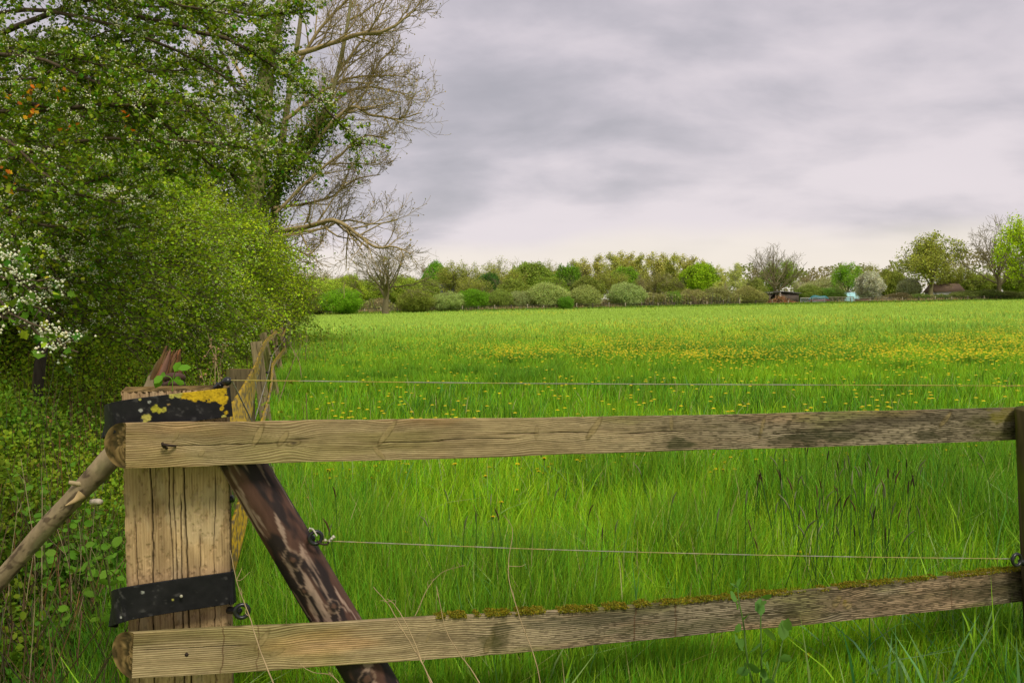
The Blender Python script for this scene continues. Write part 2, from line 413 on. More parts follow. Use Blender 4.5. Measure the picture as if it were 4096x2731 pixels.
# ---------------------------------------------------------------- swept timber with its own grain
def sweep(mb, path, up, sec, scale, painter, length_u=None, cap0=None, cap1=None, shear0=0., closed=True):
    """path (n,3); up (n,3); sec (K,2) = (back, up) in metres; scale (n,) on the up axis"""
    n = len(path); K = len(sec)
    T = unit(np.gradient(path, axis=0)); U = unit(up - T * (up * T).sum(1, keepdims=True)); Bk = np.cross(U, T)   # away from viewer for left-to-right paths
    u = np.concatenate([[0], np.cumsum(np.linalg.norm(np.diff(path, axis=0), axis=1))])
    sec = np.asarray(sec, float)
    d = np.linalg.norm(np.diff(np.vstack([sec, sec[:1]]), axis=0), axis=1); s = np.concatenate([[0], np.cumsum(d)[:-1]])
    tg = np.roll(sec, -1, 0) - np.roll(sec, 1, 0); nrm = np.stack([tg[:, 1], -tg[:, 0]], 1)
    if (nrm * (sec - sec.mean(0))).sum() < 0: nrm = -nrm
    nrm = unit(nrm)
    yy = np.broadcast_to(sec[:, 0], (n, K)); zz = sec[None, :, 1] * scale[:, None]
    col, disp = painter(np.broadcast_to(u[:, None], (n, K)), zz, yy, np.broadcast_to(s, (n, K)))
    y2 = yy + nrm[None, :, 0] * disp; z2 = zz + nrm[None, :, 1] * disp
    V = path[:, None] + Bk[:, None] * y2[..., None] + U[:, None] * z2[..., None]
    if shear0: V = V - T[:, None] * (np.abs(y2) * shear0 * np.clip(1 - u / .4, 0, 1)[:, None])[..., None]
    idx = np.arange(n * K).reshape(n, K); a = idx[:-1]; b = np.roll(a, -1, 1); c = idx[1:]; e = np.roll(c, -1, 1)
    mb.add(V.reshape(-1, 3), np.stack([a, c, e, b], -1).reshape(-1, 4), col.reshape(-1, 3))
    for which, cap in ((0, cap0), (-1, cap1)):
        if cap is None: continue
        ring = V[which]; cen = ring.mean(0); m = 14
        ts = np.linspace(0, 1, m)[:, None, None]
        G = ring[None] * (1 - ts) + cen * ts
        cc, dd = cap(ts[..., 0] + np.zeros((m, K)), np.broadcast_to(sec[:, 0], (m, K)) * (1 - ts[..., 0]), np.broadcast_to(zz[which], (m, K)) * (1 - ts[..., 0]))
        G = G + (T[which] * (1 if which else -1))[None, None] * dd[..., None] * np.minimum(1, ts * 8)
        idx2 = np.arange(m * K).reshape(m, K); a = idx2[:-1]; b = np.roll(a, -1, 1); c = idx2[1:]; e = np.roll(c, -1, 1)
        mb.add(G.reshape(-1, 3), np.stack([a, b, e, c], -1).reshape(-1, 4), cc.reshape(-1, 3))
def d_section(h, t, nf=80):
    f = np.stack([np.zeros(nf), np.linspace(.5, -.5, nf) * h], 1)
    f[0, 0] = .003; f[-1, 0] = .003
    th = np.linspace(-PI / 2, PI / 2, 22)[1:-1]
    return np.vstack([f, np.stack([.004 + (t - .004) * np.cos(th), .5 * h * np.sin(th)], 1)])
def r_section(w, t, nf=60, ns=10):
    """front face along the up axis"""
    f = np.stack([np.zeros(nf), np.linspace(.5, -.5, nf) * w], 1); f[0, 0] = .004; f[-1, 0] = .004
    b = np.stack([np.linspace(.012, t, ns), np.full(ns, -.5 * w)], 1)
    c = np.stack([np.full(6, t), np.linspace(-.5, .5, 8)[1:-1] * w], 1)
    d = np.stack([np.linspace(t, .012, ns), np.full(ns, .5 * w)], 1)
    return np.vstack([f, b, c, d])
def grain(u, v, seed, freq=250, knots=()):
    vp = v.copy(); kd = np.zeros_like(u); kl = np.zeros_like(u)
    for (ku, kv, ang, ln, wd, dk) in knots:
        du, dv = u - ku, v - kv
        ca, sa = math.cos(ang), math.sin(ang)
        a = du * ca + dv * sa; b = -du * sa + dv * ca
        q = np.sqrt((a / ln) ** 2 + (b / wd) ** 2) + (fbm(u * 70, v * 70, seed=seed + 37, octv=3) - .5) * .35
        vp = vp + np.exp(-(du / .05) ** 2 - (dv / .05) ** 2) * .010 * np.tanh(dv / .012)
        kd = np.maximum(kd, dk * sst(1.15, .75, q)); kl = np.maximum(kl, (1 - sst(0, .30, np.abs(q - 1))) * dk)
    w = fbm(u * 1.7, vp * 26, seed=seed, octv=3)
    ridge = (.5 + .5 * np.sin(2 * PI * (vp * freq + 1.5 * w + .5 * fbm(u * 5, vp * 60, seed=seed + 41)))) ** 1.3 * (.55 + .9 * vnoise(u * 1.5, vp * 90, seed=seed + 31))
    fine = fbm(u * 14, vp * 700, seed=seed + 3, octv=3)
    broad = fbm(u * 4, v * 30, seed=seed + 5, octv=4)
    return ridge, fine, broad, kd, kl
def crackline(u, v, u0, u1, v0, seed, wid=.0012, wob=.012, slope=0.):
    c = v0 + slope * (u - u0) + (vnoise(u * 7, u * 0, seed=seed) - .5) * wob + (vnoise(u * 40, u * 0, seed=seed + 1) - .5) * .002
    e = sst(u0, u0 + .05, u) * sst(u1, u1 - .06, u)
    return sst(wid * 1.5, wid * .4, np.abs(v - c)) * e
def rail_painter(seed, knots, cracks, blots, grey_from, greens=()):
    def f(u, v, y, s):
        ridge, fine, broad, kd, kl = grain(u, v, seed, 185, knots)
        g = sst(grey_from, grey_from + 1.0, u)
        light = mixc((.42, .325, .175), (.40, .325, .215), g); dark = mixc((.12, .078, .032), (.040, .031, .017), g)
        t = np.clip(.10 + .72 * ridge + .55 * (fine - .35) + .25 * (broad - .5), 0, 1) * (1 - .15 * g)
        c = mixc(dark, light, t) * (.70 + .6 * broad)[..., None]
        warm = sst(.5, .75, fbm(u * 2.2, v * 12, seed=seed + 40)); c = c * (1 + warm[..., None] * np.array([.14, -.02, -.10]))
        alg = sst(.45, .72, fbm(u * 3.1, v * 16, seed=seed + 60)) * (.5 + .5 * g); c = mixc(c, c * np.array([.72, .86, .42]), alg * .75)
        dirt = sst(.56, .70, fbm(u * 7, v * 34, seed=seed + 70, octv=5) + .10 * (g - .75)) * (.14 + .86 * g)
        c = mixc(c, (.05, .042, .022), dirt * .7 * (1 - .7 * ridge))
        c = mixc(c, mixc((.17, .125, .045), (.36, .27, .125), fbm(u * 120, v * 25, seed=seed + 34)), kd * .85); c = mixc(c, (.075, .055, .018), kl * .75 * sst(.30, .5, fbm(u * 60, v * 60, seed=seed + 33)))
        spk = sst(.53, .62, fbm(u * 60, v * 380, seed=seed + 90, octv=3) - .02 + .10 * g * (fbm(u * 5, v * 12, seed=seed + 95) - .35)) * (.2 + .75 * g); c = mixc(c, (.05, .040, .022), spk * .8)
        disp = -.0008 * (1 - ridge) - .0014 * fine - .0008 * spk + .0012 * kd
        for cr in cracks:
            k = crackline(u, v, *cr); k = k * sst(.30, .55, fbm(u * 14, v * 9, seed=seed + 35)); c = mixc(c, (.045, .03, .015), k * .8); disp = disp - .003 * k
        for (bu, bv, ru, rv, am, bc) in blots:
            q = ((u - bu) / ru) ** 2 + ((v - bv) / rv) ** 2 + (fbm(u * 22, v * 60, seed=seed + 80) - .5) * 2.4
            c = mixc(c, bc, sst(1.2, .3, q) * am * (1 - .35 * ridge))
        for (gu, wdt) in greens:          # rusty stain lines running down the face
            k = sst(wdt, wdt * .3, np.abs(u - gu - (vnoise(v * 60, v * 0, seed=int(gu * 999)) - .5) * .006)); c = mixc(c, (.085, .042, .02), k * .75)
        back = sst(.002, .02, y); c = mixc(c, mixc((.22, .17, .075), (.12, .12, .04), broad), back * .8)
        return np.clip(c, .008, .8), disp * (1 - back)
    return f
def end_cap(seed, cy=.01, cz=.0):
    def f(t, y, z):
        r = np.hypot(y - cy, z - cz)
        ring = .5 + .5 * np.sin(2 * PI * (r * 190 + .6 * fbm(y * 40, z * 40, seed=seed)))
        c = mixc((.06, .035, .012), (.30, .20, .075), ring * .6 + .4 * fbm(y * 90, z * 90, seed=seed + 1))
        sp = sst(.5, .62, fbm(y * 70, z * 70, seed=seed + 2)); c = mixc(c, (.035, .028, .010), sp * .85)
        return c, -.002 * ring - .003 * sp
    return f

# ---- the corner fence right in front of the camera
front = empty('rail_fence', Q(701, 1700, 2.05) * np.array([1, 1, 0]), 'weathered two rail timber fence with wide cracked corner post and slanting brace', 'fence')
bpy.context.view_layer.update()
def fparent(o, par=front):
    o.parent = par; o.matrix_parent_inverse = par.matrix_world.inverted(); return o
def rail_geo(st, dl, dr, n, nf, painter, cap, thick):
    """st: (sx, top, bottom) stations in photo pixels"""
    x0, x1 = st[0][0], st[-1][0]
    T, B = [], []
    for sx, a, b in st:
        t = (sx - x0) / (x1 - x0); d = 1 / ((1 / dl) * (1 - t) + (1 / dr) * t)
        T.append(Q(sx, a, d)); B.append(Q(sx, b, d))
    T = spline(T, n); B = spline(B, n)
    uu = np.linspace(0, 3, n)
    T = T + np.array([0, 0, 1]) * ((vnoise(uu * 6, uu * 0, seed=71) - .5) * .003)[:, None]
    B = B + np.array([0, 0, 1]) * ((vnoise(uu * 5, uu * 0, seed=72) - .5) * .004)[:, None]
    mb = MB(); sweep(mb, (T + B) / 2, T - B, d_section(1.0, thick, nf), np.linalg.norm(T - B, axis=1), painter, cap0=cap, cap1=cap, shear0=.95)
    return mb, T, B
kn1 = [(.30, .018, 1.15, .030, .008, .8), (.36, .008, 1.0, .02, .008, .7), (.385, -.004, .2, .018, .006, .8), (.62, .018, .95, .040, .008, .8), (.60, -.033, 2.3, .022, .006, .9), (.11, .02, 1.1, .016, .005, .5),
       (1.20, .02, .95, .038, .009, .8), (1.44, .03, 1.6, .025, .005, .6), (1.74, .01, 1.3, .03, .006, .8), (2.42, .02, .8, .032, .009, .9), (1.03, .012, 1.5, .018, .006, .4), (.17, -.02, 1.0, .012, .006, .5)]
cr1 = [(.0, .42, -.004, 3, .0010, .006), (.55, 1.0, -.002, 7, .0012, .01, -.01), (.9, 1.5, .010, 9, .0014, .008, -.012), (1.7, 2.2, -.01, 12, .0012, .01), (.35, .46, .005, 14, .0022, .01)]
bl1 = [(1.47, -.035, .05, .02, .85, (.03, .035, .012)), (1.95, -.025, .14, .026, .85, (.022, .026, .010)), (1.83, -.03, .10, .018, .6, (.03, .03, .012)), (2.35, -.03, .06, .02, .8, (.03, .03, .012)),
       (2.2, .02, .3, .018, .6, (.035, .028, .016)), (2.62, .0, .12, .06, .5, (.05, .05, .01)), (2.66, .03, .08, .03, .5, (.22, .19, .02)), (.385, -.004, .012, .006, .9, (.02, .015, .012))]
mb, T1, B1 = rail_geo([(505, 1690, 1875), (1300, 1677, 1848), (2500, 1662, 1811), (4130, 1626, 1757)], 1.90, 2.68, 1300, 84, rail_painter(11, kn1, cr1, bl1, .9), end_cap(5), .062)
rail1 = fparent(mb.build('rail', M_WOOD)); rail1['label'] = 'upper weathered rail with diagonal knots and dark blotches'
kn2 = [(.30, .02, 1.0, .03, .008, .6), (.34, -.01, .4, .02, .006, .5), (.90, -.02, 1.2, .03, .01, .7), (2.02, .01, .9, .022, .012, .8), (2.06, -.008, .2, .016, .01, .8), (.73, .004, 1.2, .014, .004, .5)]
cr2 = [(.0, .3, .012, 23, .0008, .006), (1.3, 1.9, -.006, 27, .0012, .012), (2.0, 2.7, .014, 29, .0012, .01)]
bl2 = [(.93, .0, .03, .05, .8, (.05, .045, .015)), (.9, -.02, .04, .02, .7, (.05, .05, .012)), (1.2, .02, .25, .02, .7, (.06, .055, .03)), (1.5, -.02, .3, .02, .6, (.06, .06, .025)), (2.05, .0, .014, .012, .7, (.22, .16, .02)), (1.86, -.02, .03, .03, .8, (.04, .035, .015)), (2.62, .0, .2, .06, .6, (.05, .045, .02))]
mb, T2, B2 = rail_geo([(533, 2530, 2715), (1741, 2464, 2636), (2630, 2412, 2556), (4130, 2270, 2401)], 1.95, 2.70, 1300, 84, rail_painter(37, kn2, cr2, bl2, .45, greens=((.207, .0022), (.292, .0018), (1.335, .0028), (1.465, .0028), (2.46, .0025))), end_cap(8), .062)
rail2 = fparent(mb.build('rail', M_WOOD)); rail2['label'] = 'lower weathered rail edged with olive moss'
# moss along the top edge of the lower rail
mb = MB(); n = 30000; i = R.integers(433, 1292, n); f = (i / 1300.)
dens = sst(.42, .58, fbm(f * 55, f * 0, seed=77) + .16 * sst(.3, .55, f)); k = R.random(n) < dens; i = i[k]; f = f[k]; n = len(i)
back = R.uniform(-.006, .035, n); T_ = unit(T2[1299] - T2[0]); bk = np.cross(np.array([0, 0, 1.]), T_)
pos = T2[i] + T_ * R.uniform(-.003, .003, n)[:, None] + bk * back[:, None] + np.array([0, 0, 1.]) * (R.random(n) * .009 * sst(.3, .75, fbm(f * 150, back * 60, seed=79)) - .003)[:, None]
leaves(mb, pos, R.uniform(.003, .006, n), var((.23, .21, .016), n, .3), 'kite', .3)
moss = mb.build('moss', M_LEAF); moss.parent = rail2; moss.matrix_parent_inverse = rail2.matrix_world.inverted(); moss['kind'] = 'stuff'
bpy.context.view_layer.update()
def sub(o, par):
    o.parent = par; o.matrix_parent_inverse = par.matrix_world.inverted(); return o

# corner post
def post_painter(u, v, y, s):
    w = v + (fbm(u * 3, v * 20, seed=91, octv=3) - .5) * .012
    ridge = .5 + .5 * np.sin(2 * PI * (w * 150 + 2.2 * fbm(u * 1.3, w * 22, seed=92)))
    fine = fbm(u * 16, w * 420, seed=93, octv=4); broad = fbm(u * 6, v * 24, seed=94, octv=4)
    c = mixc((.23, .135, .060), (.56, .39, .205), np.clip(.22 + .22 * ridge + .6 * fine + .3 * (broad - .5), 0, 1)) * (.7 + .6 * broad)[..., None]
    pit = sst(.62, .72, fbm(u * 60, v * 170, seed=95, octv=3)) ; c = mixc(c, (.12, .075, .035), pit * .35)
    pale = sst(.5, .72, fbm(u * 9, v * 22 + 3, seed=99)); c = mixc(c, (.56, .44, .27), pale * .4)
    disp = -.0007 * (1 - ridge) - .0009 * fine - .0018 * pit
    for (v0, sd_, wd_, u0, u1, sl) in [(-.061, 201, .0015, -.1, 1.5, .004), (-.022, 205, .0012, -.1, 1.5, -.01), (-.006, 208, .0011, .1, .55, 0), (.013, 211, .0018, -.1, 1.5, -.012), (-.10, 214, .0009, .3, .9, 0), (.05, 217, .0009, .35, .8, 0), (.09, 219, .0009, .2, 1.4, .01), (.005, 222, .0014, .25, 1.3, 0)]:
        k = crackline(u, -v, u0, u1, v0 * -1, sd_, wd_, .006, sl); c = mixc(c, (.018, .012, .007), k * .92); disp = disp - .006 * k
    for j in range(46):                   # short checks
        rr = np.random.default_rng(300 + j); a = rr.uniform(0, 1.2); k = crackline(u, v, a, a + rr.uniform(.05, .16), rr.uniform(-.125, .125), 400 + j, .0007, .003); c = mixc(c, (.07, .045, .022), k * .7); disp = disp - .0015 * k
    edge = sst(.105, .133, np.abs(v)) * sst(.4, .6, fbm(u * 20, v * 20, seed=97)); c = mixc(c, (.07, .045, .025), edge * .65)
    k = sst(.004, .02, y); c = mixc(c, c * .6, k); 
    # saw-cut grooves by the top
    gv = sst(.35, .0, np.abs(((v * 62) % 1) - .5)) * sst(.07, .0, u) ; c = mixc(c, (.30, .2, .12), gv * .45); disp = disp - .0035 * gv * (1 - k)
    return np.clip(c, .01, .8), disp
top = Q(701, 1561, 2.005); low = Q(722, 2500, 2.075); PW = unit(crt + .30 * fw); dv = unit(low - top)
end = top + dv * (top[2] + .02) / -dv[2]
mb = MB(); path = spline([top, end], 620); upv = np.broadcast_to(crt, path.shape)
# the path runs down, its "up" is to the right, so the section's back axis must be turned away from the viewer
def sweep_v(mb, path, sec, painter, cap=None, width_dir=None, scale=None):
    wdir = crt if width_dir is None else width_dir
    sweep(mb, path[::-1], np.broadcast_to(-np.asarray(wdir), path.shape), sec, np.ones(len(path)) if scale is None else scale[::-1], lambda u, z, y, s: painter(u.max() - u, -z, y, s), cap0=None, cap1=cap)
sweep_v(mb, path, r_section(.252, .075, 150, 8), post_painter, cap=end_cap(15, .05, .03), width_dir=PW)
cpost = fparent(mb.build('post', M_WOODV)); cpost['label'] = 'wide pale corner post split by long dark cracks'

# rubber straps
def strap_painter(lichen, seed):
    def f(u, v, y, s):
        a = fbm(u * 40, v * 40, seed=seed, octv=4)
        c = mixc((.005, .005, .006), (.016, .015, .016), a)
        sp = sst(.66, .80, fbm(u * 75, v * 75, seed=seed + 4, octv=5)); c = mixc(c, (.09, .085, .08), sp * .4)
        for (bu, bv, r, col) in lichen:
            q = np.hypot(u - bu, v - bv) / r + (fbm(u * 130, v * 130, seed=seed + 9, octv=3) - .5) * 1.1
            c = mixc(c, mixc(col, np.array(col) * .6, sst(.45, .7, fbm(u * 260, v * 260, seed=seed + 2))), sst(1.06, .92, q))
        return c, -.0003 * a
    return f
def strap_geo(pts, hgt, lich, seed):
    p = spline([Q(*q) for q in pts], 260); nf = 60
    sec = np.vstack([np.stack([np.zeros(nf), np.linspace(0, -1, nf) * hgt], 1), np.stack([np.full(12, .007), np.linspace(-1, 0, 12) * hgt], 1)])
    mb = MB(); U = np.broadcast_to(np.array([0, 0, 1.]) + .0 * cup, p.shape)
    flat = lambda t, y, z: (np.full(t.shape + (3,), .02), np.zeros(t.shape))
    sweep(mb, p, U, sec, np.ones(len(p)), strap_painter(lich, seed), cap0=flat, cap1=flat); return mb
YL = (.50, .33, .012); YP = (.42, .38, .08); WL = (.30, .30, .26)
lu = [(.235, -.0, .018, YL), (.262, -.004, .024, YL), (.28, -.004, .022, YL), (.305, -.006, .02, YL), (.302, -.018, .014, YL), (.313, -.028, .012, YL), (.21, -.003, .008, YP), (.196, -.003, .007, YP), (.248, .002, .014, YL), (.293, -.012, .018, YL),
      (.158, -.030, .010, (.36, .33, .03)), (.164, -.034, .008, (.36, .33, .03)), (.176, -.036, .007, (.40, .36, .05)), (.128, -.047, .007, YP), (.136, -.050, .008, YP), (.130, -.056, .006, YP), (.122, -.030, .006, WL), (.187, -.024, .004, (.25, .17, .06)), (.307, -.05, .005, YL), (.317, -.062, .005, YL), (.145, -.012, .004, WL), (.125, -.004, .003, YP), (.31, -.072, .005, YP)]
mb = strap_geo([(470, 1645, 2.06), (425, 1632, 2.03), (417, 1621, 1.98), (436, 1612, 1.935), (480, 1601, 1.925), (600, 1585, 1.940), (800, 1562, 1.985), (920, 1548, 2.010)], .0735, [(a + .105, b, c_, d_) for a, b, c_, d_ in lu], 51)
fparent(mb.build('rubber_strap', M_RUBBER))['label'] = 'upper black rubber strap crusted with yellow lichen'
ll = [(.2, -.02, .004, WL), (.27, -.05, .002, YP), (.13, -.07, .003, WL)]
mb = strap_geo([(490, 2372, 2.10), (452, 2366, 2.06), (446, 2360, 2.02), (462, 2354, 1.99), (520, 2344, 1.985), (700, 2316, 2.02), (905, 2288, 2.065), (934, 2280, 2.09), (938, 2274, 2.12), (915, 2268, 2.15)], .0835, ll, 57)
st2 = fparent(mb.build('rubber_strap', M_RUBBER)); st2['label'] = 'lower black rubber strap held by one nail'
bpy.context.view_layer.update()
def disc(mb, c, r, nrm, th, k=14, col=None):
    c = np.asarray(c); nrm = unit(nrm); tubes(mb, np.stack([c, c + nrm * th])[None], np.array([[r, r * .8]]), k, col, caps=True)
mb = MB(); disc(mb, Q(726, 2381, 2.017), .0042, -fw, .002); sub(mb.build('nail', mat_flat('nail_head', (.35, .32, .24), .6)), st2)
mb = MB(); disc(mb, Q(747, 2614, 1.984), .0052, -fw, .002); sub(mb.build('nail', M_RUST), rail2)
mb = MB(); tubes(mb, spline([Q(668, 1790, 1.925), Q(655, 1783, 1.912), Q(650, 1768, 1.908)], 6), np.array([.0035, .003, .0035, .004, .0035, .003]), 7, caps=True)
tubes(mb, spline([Q(652, 1776, 1.91), Q(675, 1779, 1.911), Q(704, 1782, 1.928)], 8), np.linspace(.0036, .0028, 8), 7, caps=True)
sub(mb.build('nail', M_RUST), rail1)

# slanting brace
def log_painter(u, v, y, s):
    ang = s * 1.0
    w = s + (fbm(u * 2.5, s * 16, seed=122, octv=3) - .5) * .05
    kn = [(.335, .012, .021), (.425, -.004, .012), (.50, .040, .015), (.53, -.026, .014), (.72, .02, .02), (.9, -.02, .02)]
    f0 = s.max() * .25                # the middle of the side turned to the camera
    q_all = np.full_like(u, 9.)
    for (ku, ks, r) in kn:
        du, ds = u - ku, s - f0 - ks; q = np.hypot(du * .8, ds) / r + (fbm(u * 70, s * 70, seed=131, octv=3) - .5) * .8; q_all = np.minimum(q_all, q)
        w = w + np.exp(-q ** 2 * .45) * .018 * np.tanh(ds / .008)
    streak = fbm(u * 5, w * 75, seed=123, octv=4); b = fbm(u * 7, s * 18, seed=124, octv=4)
    c = mixc((.035, .016, .011), (.115, .056, .040), streak)
    scr = sst(.57, .65, fbm(u * 6, w * 70, seed=126, octv=5) + .16 * (b - .5)) ; c = mixc(c, (.34, .235, .18), scr * .8)
    dk = sst(.47, .58, fbm(u * 7, s * 22, seed=128, octv=4)); c = mixc(c, (.012, .009, .011), dk * .88 * (1 - scr * .6))
    ring = sst(.22, .0, np.abs(q_all - 1.0)); c = mixc(c, (.30, .20, .14), ring * .5); c = mixc(c, (.02, .012, .010), sst(.85, .6, q_all) * .85); c = mixc(c, (.12, .06, .04), sst(.4, .2, q_all) * .7)
    return c, .002 * (b - .5) - .0012 * streak + .003 * np.exp(-q_all ** 2)
path = spline([Q(925, 1770, 2.06), Q(985, 1872, 2.075), Q(1345, 2480, 2.15), Q(1500, 2742, 2.19)], 60)
dv = unit(path[-1] - path[-4]); path = np.vstack([path, path[-1] + dv * (path[-1][2] + .03) / -dv[2]]); path = spline(path[[0, 20, 40, 59, 60]], 420)
th = np.linspace(0, 2 * PI, 97)[:-1]
rr = np.interp(np.linspace(0, 1, 420), [0, .5, 1], [.050, .060, .062])
csec = np.stack([-np.cos(th - PI / 2), np.sin(th - PI / 2)], 1)
def sweep_round(mb, path, rad, sec, painter, cap=None):
    # scale both axes by hand
    K = len(sec); n = len(path)
    T = unit(np.gradient(path, axis=0)); U = unit(crt - T * (T @ crt)[:, None]); Bk = unit(np.cross(T, U)); Bk = np.where((Bk @ fw)[:, None] > 0, Bk, -Bk)
    u = np.concatenate([[0], np.cumsum(np.linalg.norm(np.diff(path, axis=0), axis=1))])
    a = np.arctan2(sec[:, 1], -sec[:, 0]) ; s = (a + PI / 2) % (2 * PI) * rad.mean()
    col, disp = painter(np.broadcast_to(u[:, None], (n, K)), None, None, np.broadcast_to(s, (n, K)))
    r = rad[:, None] + disp
    V = path[:, None] + Bk[:, None] * (sec[None, :, 0] * r)[..., None] + U[:, None] * (sec[None, :, 1] * r)[..., None]
    idx = np.arange(n * K).reshape(n, K); A = idx[:-1]; B = np.roll(A, -1, 1); C = idx[1:]; E = np.roll(C, -1, 1)
    mb.add(V.reshape(-1, 3), [np.stack([A, B, E, C], -1).reshape(-1, 4), idx[0][None, ::-1], idx[-1][None]], col.reshape(-1, 3))
mb = MB(); sweep_round(mb, path, rr, csec, log_painter)
brace = fparent(mb.build('brace', M_LOG, smooth=True)); brace['label'] = 'dark brown knotty round brace slanting down from the corner post'

# end post on the far side of the bay
def epost_painter(u, v, y, s):
    st = fbm(u * 3, s * 60, seed=141, octv=4); b = fbm(u * 4, s * 12, seed=142)
    c = mixc((.045, .036, .014), (.15, .115, .05), st); c = mixc(c, (.10, .11, .015), sst(.45, .6, b) * sst(.6, .2, u)); c = mixc(c, (.03, .018, .012), sst(.35, .7, u) * .6)
    return c, -.003 * st
a_ = Q(4141, 1630, 2.60); b_ = Q(4166, 2250, 2.63); dv = unit(b_ - a_)
path = spline([a_, b_, a_ + dv * (a_[2] + .02) / -dv[2]], 200)
mb = MB(); sweep_round(mb, path, np.full(200, .060), csec[::2], epost_painter)
epost = fparent(mb.build('post', M_WOODV, smooth=True)); epost['label'] = 'round dark greenish end post'

# insulators
def ring_ins(parent, cen, toward, R_=.0165, r_=.0052, nrm=None, nub=False):
    mb = MB(); cen = np.asarray(cen); ax = unit(np.asarray(toward) - cen); L_ = np.linalg.norm(np.asarray(toward) - cen)
    nrm = unit(-fw + .35 * crt) if nrm is None else unit(nrm)
    A = unit(ax - nrm * (ax @ nrm)); B = np.cross(nrm, A)
    t = np.linspace(0, 2 * PI, 25)
    if not nub: tubes(mb, cen + R_ * (np.cos(t)[:, None] * A + np.sin(t)[:, None] * B), np.full(25, r_), 10)
    k = 15; s = np.linspace(R_ if not nub else 0, L_, k); rad = np.where(np.arange(k) % 3 == 1, .0095, .0055) * (R_ / .0165)
    tubes(mb, cen + s[:, None] * ax, rad, 12, caps=True)
    o = mb.build('insulator', M_BLACK, smooth=True); fparent(o, parent); return o
ring_ins(front, Q(968, 2441, 2.02), Q(915, 2437, 2.10))
ring_ins(front, Q(1263, 2148, 2.07), Q(1215, 2155, 2.13), R_=.016)
ring_ins(front, Q(4066, 2236, 2.56), Q(4128, 2262, 2.60), R_=.0185)
ring_ins(front, Q(935, 1990, 2.09), Q(905, 2000, 2.09), nub=True, R_=.018)
mb = MB(); p = spline([Q(862, 1556, 2.06), Q(890, 1532, 2.03), Q(918, 1520, 2.0)], 12); tubes(mb, p, np.array([.008, .010, .0105, .009, .0075, .0075, .0075, .008, .0095, .0115, .0105, .006]), 12, caps=True)
tubes(mb, spline([Q(868, 1530, 2.03), Q(884, 1540, 2.02), Q(892, 1552, 2.03)], 6), np.full(6, .003), 6, caps=True)
fparent(mb.build('insulator', M_BLACK, smooth=True))

# fence cords
def cord_geo(pts, r, n=160, seed=1, lich=.5):
    p = spline([Q(*q) for q in pts], n); mb = MB(); u = np.linspace(0, 1, n)
    d = ((p - CP) @ fw)
    rad = r * (1 + .18 * np.sin(np.arange(n) * 1.9)) * (.8 + .5 * vnoise(u * 60, u * 0, seed=seed))
    c = mixc((.32, .30, .24), (.20, .18, .13), fbm(u * 70, u * 0, seed=seed)); c = mixc(c, (.34, .26, .03), sst(.45, .6, fbm(u * 26, u * 0 + 3, seed=seed + 5)) * lich)
    tubes(mb, p, rad, 6, np.repeat(c[None], 1, 0)[0][None, :, None, :] * np.ones((1, n, 6, 3))); return mb
def cord(name, pts, r, label, seed, lich=.6):
    return tag(cord_geo(pts, r, 200, seed, lich).build(name, M_CORD), label, 'fence cord', 'electric fence cords')
cord('fence_cord', [(924, 1519, 1.99), (2300, 1533, 2.3), (4096, 1541, 2.75), (4500, 1543, 2.9)], .0014, 'upper pale cord stretched level across the meadow above both rails', 3, .8)
cord('fence_cord', [(1290, 2160, 2.06), (2300, 2198, 2.25), (3300, 2222, 2.45), (4052, 2232, 2.57)], .0013, 'lower pale cord running from the brown brace to the round end post', 9, .6)
cord('fence_cord', [(930, 1524, 2.0), (1010, 1688, 2.15), (1085, 1860, 2.3), (1120, 1960, 2.4)], .0020, 'short grey cord dropping from the top insulator behind the upper rail', 12, .1)
mb = MB(); tubes(mb, spline([Q(1268, 2160, 2.06), Q(1285, 2172, 2.055), Q(1308, 2174, 2.055), Q(1318, 2160, 2.06)], 10), np.full(10, .0026), 7, caps=True)
hook = mb.build('hook', M_RUST); fparent(hook)
mb = MB(); buds(mb, np.array([Q(1302, 2158, 2.055), Q(1334, 2145, 2.055), Q(1320, 2160, 2.055), Q(1240, 2113, 2.07), Q(1326, 2152, 2.05)]), np.array([.005, .006, .006, .005, .005]), (.45, .42, .33))
tubes(mb, spline([Q(1236, 2117, 2.07), Q(1250, 2112, 2.06), Q(1268, 2140, 2.06)], 6), np.full(6, .0022), 6, (.45, .42, .33)); fparent(mb.build('cord_knot', M_CORD))

# leaning broken branch
def branch_painter(u, v, y, s):
    a = fbm(u * 9, s * 30, seed=161, octv=5); b = fbm(u * 30, s * 60, seed=162, octv=4)
    c = mixc((.13, .09, .05), (.36, .28, .165), a); c = mixc(c, (.06, .04, .025), sst(.58, .68, b) * .8); c = mixc(c, (.20, .20, .09), sst(.55, .7, fbm(u * 5, s * 12, seed=164)) * .5)
    for k in (.18, .31, .52, .66): c = mixc(c, (.10, .07, .04), sst(.006, .001, np.abs(u - k - (vnoise(s * 60, s * 0, seed=9) - .5) * .012)) * .7)
    return c, .004 * (a - .5) + .002 * (b - .5) + .003 * np.exp(-((u - .31) / .02) ** 2)
path = spline([Q(-420, 2790, 2.22), Q(-150, 2500, 2.22), Q(0, 2320, 2.22), Q(150, 2145, 2.22), Q(300, 1985, 2.22), Q(440, 1835, 2.22), Q(560, 1690, 2.24), Q(640, 1545, 2.26), Q(668, 1478, 2.26)], 320)
rad = np.interp(np.linspace(0, 1, 320), [0, .3, .5, .62, .7, .8, .9, 1], [.022, .023, .026, .031, .028, .037, .041, .034])
bran = empty('broken_branch', Q(0, 2320, 2.22), 'broken grey brown branch leaning up behind the corner post', 'branch'); bpy.context.view_layer.update()
mb = MB(); sweep_round(mb, path, rad, csec[::2], branch_painter); fparent(mb.build('bark', M_BARK, smooth=True), bran)
